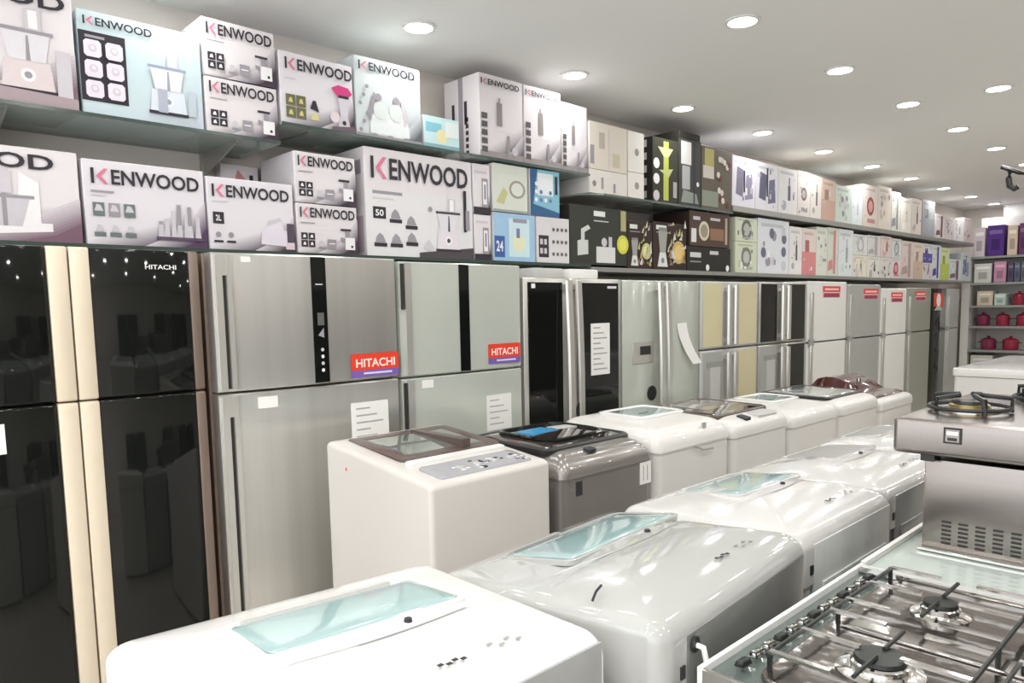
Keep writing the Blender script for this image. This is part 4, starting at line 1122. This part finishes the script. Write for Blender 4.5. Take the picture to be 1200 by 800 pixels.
for gx in (-.47, -.14, .17):
    m = MB(); z = HZ + .042; hw = .145
    ys = [1.23, 1.36, 1.49, 1.57, 1.70, 1.83]
    for y in ys:
        m.box(gx - hw, gx - .035, y - .006, y + .006, z - .003, z + .003, M['chrome']); m.box(gx + .035, gx + hw, y - .006, y + .006, z - .003, z + .003, M['chrome'])
    for x in (gx - hw, gx + hw):
        m.tube([(x, 1.22, z - .004), (x, 1.84, z - .004)], .0045, M['iron'], 6)
    for y in (1.29, 1.43, 1.63, 1.77): m.tube([(gx, y - .05, z), (gx, y + .05, z)], .0045, M['iron'], 6)
    for x in (gx - hw, gx + hw):
        for y in (1.23, 1.53, 1.83): m.tube([(x, y, z), (x, y, HZ + .004)], .005, M['iron'], 6)
    m.build('pan_support', t)
m = MB(); m.box(-.60, .28, 1.50, 1.56, HZ + .006, HZ + .012, M['chrome']); m.build('centre_strip', t, bevel=.002, seg=1)
m = MB()
for k in range(13):
    y = 1.20 + .05 * k
    m.add([(-.672, y, HZ + .004), (-.652, y + .004, HZ + .004), (-.650, y + .034, HZ + .004), (-.670, y + .030, HZ + .004), (-.668, y + .002, HZ + .016), (-.655, y + .004, HZ + .016), (-.653, y + .032, HZ + .016), (-.667, y + .030, HZ + .016)],
          [(3, 2, 1, 0), (4, 5, 6, 7), (0, 1, 5, 4), (1, 2, 6, 5), (2, 3, 7, 6), (3, 0, 4, 7)], M['chrome'] if k % 3 else M['iron'])
m.build('side_clips', t, bevel=.002, seg=1)

t = thing('base_cabinet', 'pale topped cabinet under the stainless cooker, behind the hob', 'cabinet', (-.2, 2.4, 0))
m = MB(); m.box(-.705, .35, 1.91, 2.85, .03, .855, M['cooker']); m.build('cabinet_body', t, bevel=.006)
m = MB(); m.box(-.712, .352, 1.905, 2.86, .857, .875, mat('pale_green_glass', (.50, .57, .53), .08, coat=.6, noise=.04, nscale=4)); m.build('cabinet_top', t, bevel=.004, seg=1)
m = MB(); m.box(-.712, -.700, 1.905, 2.86, .876, .890, M['white2']); m.build('edge_strip', t)

# ------------------------------------------------------------------ stainless cooker behind it
t = thing('gas_cooker', 'tall stainless steel gas cooker with vent slots at the right edge', 'cooker', (-.2, 2.5, .876))
CX0, CX1, CY0, CY1 = -.65, .25, 2.16, 2.80
m = MB(); m.box(CX0, CX1, CY0, CY1, .8765, 1.125, M['cooker']); m.build('cooker_body', t, bevel=.006)
m = MB(); m.box(CX0 - .005, CX1, CY0 - .022, CY0, .877, .886, M['chrome']); m.build('base_flange', t, bevel=.002, seg=1)
m = MB(); m.box(CX0 - .07, CX1 + .05, CY0 - .035, CY1 + .05, 1.140, 1.235, M['cooker']); m.build('top_tray', t, bevel=.012, seg=3)
m = MB(); m.box(CX0 - .004, CX0 + .03, CY0 - .02, CY0 + .03, 1.122, 1.142, M['black']); m.build('corner_pad', t)
m = MB()
for c in range(16):
    for r in range(6):
        x = CX0 + .048 + c * .0395; z = .900 + r * .0115
        m.box(x, x + .022, CY0 - .002, CY0 + .002, z, z + .005, M['gasket'])
m.build('vent_slots', t, smooth=False)
m = MB()
bx = -.596; yy = CY0 - .0365
m.box(bx, bx + .042, yy - .001, yy, 1.178, 1.220, M['gasket']); m.box(bx + .005, bx + .037, yy - .002, yy - .001, 1.183, 1.215, M['cooker']); m.box(bx + .010, bx + .032, yy - .003, yy - .002, 1.186, 1.194, M['ink']); m.box(bx + .008, bx + .034, yy - .003, yy - .002, 1.201, 1.210, M['paper'])
m.build('badge', t)
for x, y, s in ((-.60, 2.36, .05), (-.47, 2.72, .05), (-.2, 2.40, .05), (-.05, 2.72, .045)):
    burner(t, x, y, s, 1.235, M['brass'])
for x, y in ((-.60, 2.36), (-.47, 2.72), (-.2, 2.40), (-.05, 2.72)):
    m = MB()
    for k in range(5):
        a = 2 * PI * k / 5 + .3
        c, s = math.cos(a), math.sin(a)
        m.tube([(x + .10 * c, y + .10 * s, 1.237), (x + .10 * c, y + .10 * s, 1.275), (x + .03 * c, y + .03 * s, 1.282)], .007, M['iron'], 6)
    n = 20
    m.tube([(x + .1 * math.cos(2 * PI * k / n), y + .1 * math.sin(2 * PI * k / n), 1.248) for k in range(n + 1)], .006, M['iron'], 6)
    m.build('pan_support', t)

# white appliance beyond the cooker
t = thing('chest_appliance', 'low white chest appliance behind the stainless cooker burners', 'appliance', (-1.1, 6.6, 0))
m = MB(); m.rings([[(x, y, z) for x, y in rr_outline(-1.62, -.6, 5.95, 7.5, .03)] for z in (0.02, 1.0)], M['white2']); m.build('body', t)
m = MB(); m.rings([[(x, y, z) for x, y in rr_outline(-1.63, -.59, 5.94, 7.51, .03)] for z in (1.003, 1.06)], M['white']); m.build('lid', t, bevel=.008)

# ------------------------------------------------------------------ shelving at the far end
t = thing('display_rack', 'white display rack with grey shelves against the far wall', 'rack', (-2.2, 12.8, 0))
m = MB(); m.box(-3.34, -3.24, 12.5, 13.0, 0, 2.16, M['fwhite']); m.build('end_panel', t)
m = MB(); m.box(-3.24, -1.0, 12.98, 13.0, 0, 2.75, M['paper']); m.build('back_panel', t)
for z in (.45, .8, 1.15, 1.45, 1.78, 2.16):
    m = MB(); m.box(-3.238, -1.0, 12.5, 12.98, z - .03, z, M['grey']); m.build('shelf', t)
m = MB(); m.box(-2.08, -2.02, 12.5, 12.6, 0, 2.7, M['lgrey']); m.build('upright', t)
rr_ = random.Random(11)
FAR = [
 (-3.22, -3.08, 2.161, 2.58, (0.70, 0.62, 0.66), 'pale pink carton at the left end of the top rack shelf', 'pale'),
 (-3.05, -2.84, 2.161, 2.60, (0.10, 0.04, 0.24), 'deep purple upright carton on the top rack shelf', 'x'),
 (-2.80, -2.68, 2.161, 2.58, (0.72, 0.58, 0.46), 'tan carton beside the deep purple one on the rack', 'x'),
 (-2.66, -2.56, 2.161, 2.60, (0.16, 0.06, 0.16), 'narrow plum carton on the top rack shelf', 'x'),
 (-2.54, -2.40, 2.161, 2.55, (0.66, 0.36, 0.26), 'orange carton on the top rack shelf at the right', 'x'),
 (-3.20, -2.98, 1.781, 2.06, (0.66, 0.66, 0.60), 'greenish white carton on the second rack shelf', 'x'),
 (-2.95, -2.80, 1.781, 2.08, (0.56, 0.30, 0.42), 'pink upright carton on the second rack shelf', 'x'),
 (-2.78, -2.71, 1.781, 2.06, (0.10, 0.08, 0.14), 'black upright case, first of the dark ones on the rack', 'x'),
 (-2.70, -2.63, 1.781, 2.06, (0.12, 0.14, 0.20), 'navy upright case beside the black one on the rack', 'x'),
 (-2.62, -2.55, 1.781, 2.06, (0.16, 0.15, 0.17), 'charcoal upright case beside the navy one', 'x'),
 (-2.53, -2.38, 1.781, 2.05, (0.42, 0.52, 0.56), 'slate blue carton on the second rack shelf', 'x'),
 (-3.15, -2.95, 1.451, 1.66, (0.66, 0.56, 0.44), 'beige carton on the third rack shelf', 'x'),
 (-2.93, -2.79, 1.451, 1.62, (0.52, 0.66, 0.58), 'mint green carton on the third rack shelf', 'x'),
 (-3.2, -2.92, .451, .72, (0.68, 0.68, 0.60), 'cream carton on the rack shelf below the larger pots', 'x'),
 (-2.88, -2.62, .451, .66, (0.60, 0.50, 0.42), 'light brown carton on the rack shelf below the larger pots', 'x'),
]
for i, (a0, a1, z0, z1, c, lb, _) in enumerate(FAR):
    o = thing('carton', lb, 'box', ((a0 + a1) / 2, 12.65, z0))
    m = MB(); m.box(a0, a1, 12.54, 12.85, z0, z1, flat(c)); m.build('carton_body', o, bevel=.004, seg=1)
    m = MB(); H = z1 - z0; W = a1 - a0
    m.box(a0 + W * .12, a1 - W * .12, 12.5385, 12.54, z0 + H * .72, z0 + H * .84, flat(tuple(min(.9, q * 1.3 + .1) for q in c)))
    m.box(a0 + W * .25, a1 - W * .25, 12.5385, 12.54, z0 + H * .2, z0 + H * .55, flat(tuple(q * .6 for q in c)))
    m.build('printed_front', o, smooth=False)

def pot(x, y, z, r, mt, lb, hgt=.12):
    t = thing('cooking_pot', lb, 'pot', (x, y, z))
    m = MB(); m.lathe(x, y, [(r * .85, z), (r, z + .02), (r, z + hgt)], mt, 18); m.build('pot_body', t)
    m = MB(); m.lathe(x, y, [(r * 1.03, z + hgt), (r * 1.03, z + hgt + .008), (r * .6, z + hgt + .03), (r * .15, z + hgt + .036), (.02, z + hgt + .04), (.025, z + hgt + .06), (.001, z + hgt + .062)], mt, 18); m.build('lid', t)
    for s in (-1, 1):
        m = MB(); m.tube([(x + s * r * .98, y - .03, z + hgt * .75), (x + s * (r + .03), y - .02, z + hgt * .75), (x + s * (r + .03), y + .02, z + hgt * .75), (x + s * r * .98, y + .03, z + hgt * .75)], .006, M['black'], 6); m.build('handle', t)
RD = mat('red_enamel', (0.42, 0.03, 0.07), .2, coat=.5, noise=.05); RD2 = mat('wine_enamel', (0.28, 0.03, 0.09), .2, coat=.5, noise=.05)
for x, z, r, mt, lb in ((-3.1, 1.151, .085, RD2, 'dark wine pot, left of the pots on the rack'), (-2.85, 1.151, .085, RD, 'red pot between the wine pot and the middle pot'), (-2.60, 1.151, .085, RD, 'red pot right of the middle on the upper pot shelf'), (-2.34, 1.151, .085, RD2, 'dark wine pot, rightmost on the upper pot shelf'),
                        (-3.02, .801, .10, RD2, 'large wine coloured pot, left on the rack shelf under the row of small pots'), (-2.74, .801, .10, RD, 'large red pot, right on the rack shelf under the row of small pots'), (-2.66, 1.451, .085, RD, 'single red pot beside the mint green carton')):
    pot(x, 12.72, z, r, mt, lb, .14)

# ceiling bracket at the right picture edge
t = thing('ceiling_bracket', 'black metal bracket with a hook hanging at the right picture edge', 'bracket', (-.80, 4.0, HC))
m = MB(); m.tube([(-.93, 4.0, 2.145), (-.86, 4.0, 2.11), (-.74, 4.0, 2.075), (-.74, 4.0, HC)], .010, M['black'], 8); m.build('arm', t)
m = MB(); m.tube([(-.895, 4.0, 2.12), (-.90, 4.0, 2.09), (-.895, 4.0, 2.055), (-.875, 4.0, 2.04), (-.86, 4.0, 2.05)], .013, M['black'], 8); m.build('hook', t)
m = MB(); m.lathe(-.74, 4.0, [(.04, HC - .012), (.04, HC)], M['black'], 16); m.build('ceiling_plate', t)

# opposite row of the shop, seen only as reflections in the fridge doors
for i, (y, w, hgt, dk) in enumerate(((0.2, .8, 1.75, 1), (1.05, .8, 1.75, 1), (2.0, .85, .95, 0), (2.95, .85, .95, 1), (3.9, .9, 1.8, 1), (4.9, .9, 1.8, 0), (6.2, .9, 1.8, 1), (8.0, .9, 1.8, 1))):
    t = thing('display_fridge', 'dark appliance on the opposite side, seen in fridge door reflections', 'appliance', (2.4, y + w / 2, 0), 'appliances on the opposite side')
    c = M['black'] if dk else M['silver_w']
    m = MB(); m.box(2.14, 2.8, y, y + w, .03, hgt, c); m.build('cabinet', t, bevel=.01)
    m = MB(); m.box(2.08, 2.135, y + .003, y + w - .003, .08, hgt * .66, c); m.build('lower_door', t, bevel=.006)
    m = MB(); m.box(2.08, 2.135, y + .003, y + w - .003, hgt * .66 + .01, hgt - .004, c); m.build('upper_door', t, bevel=.006)
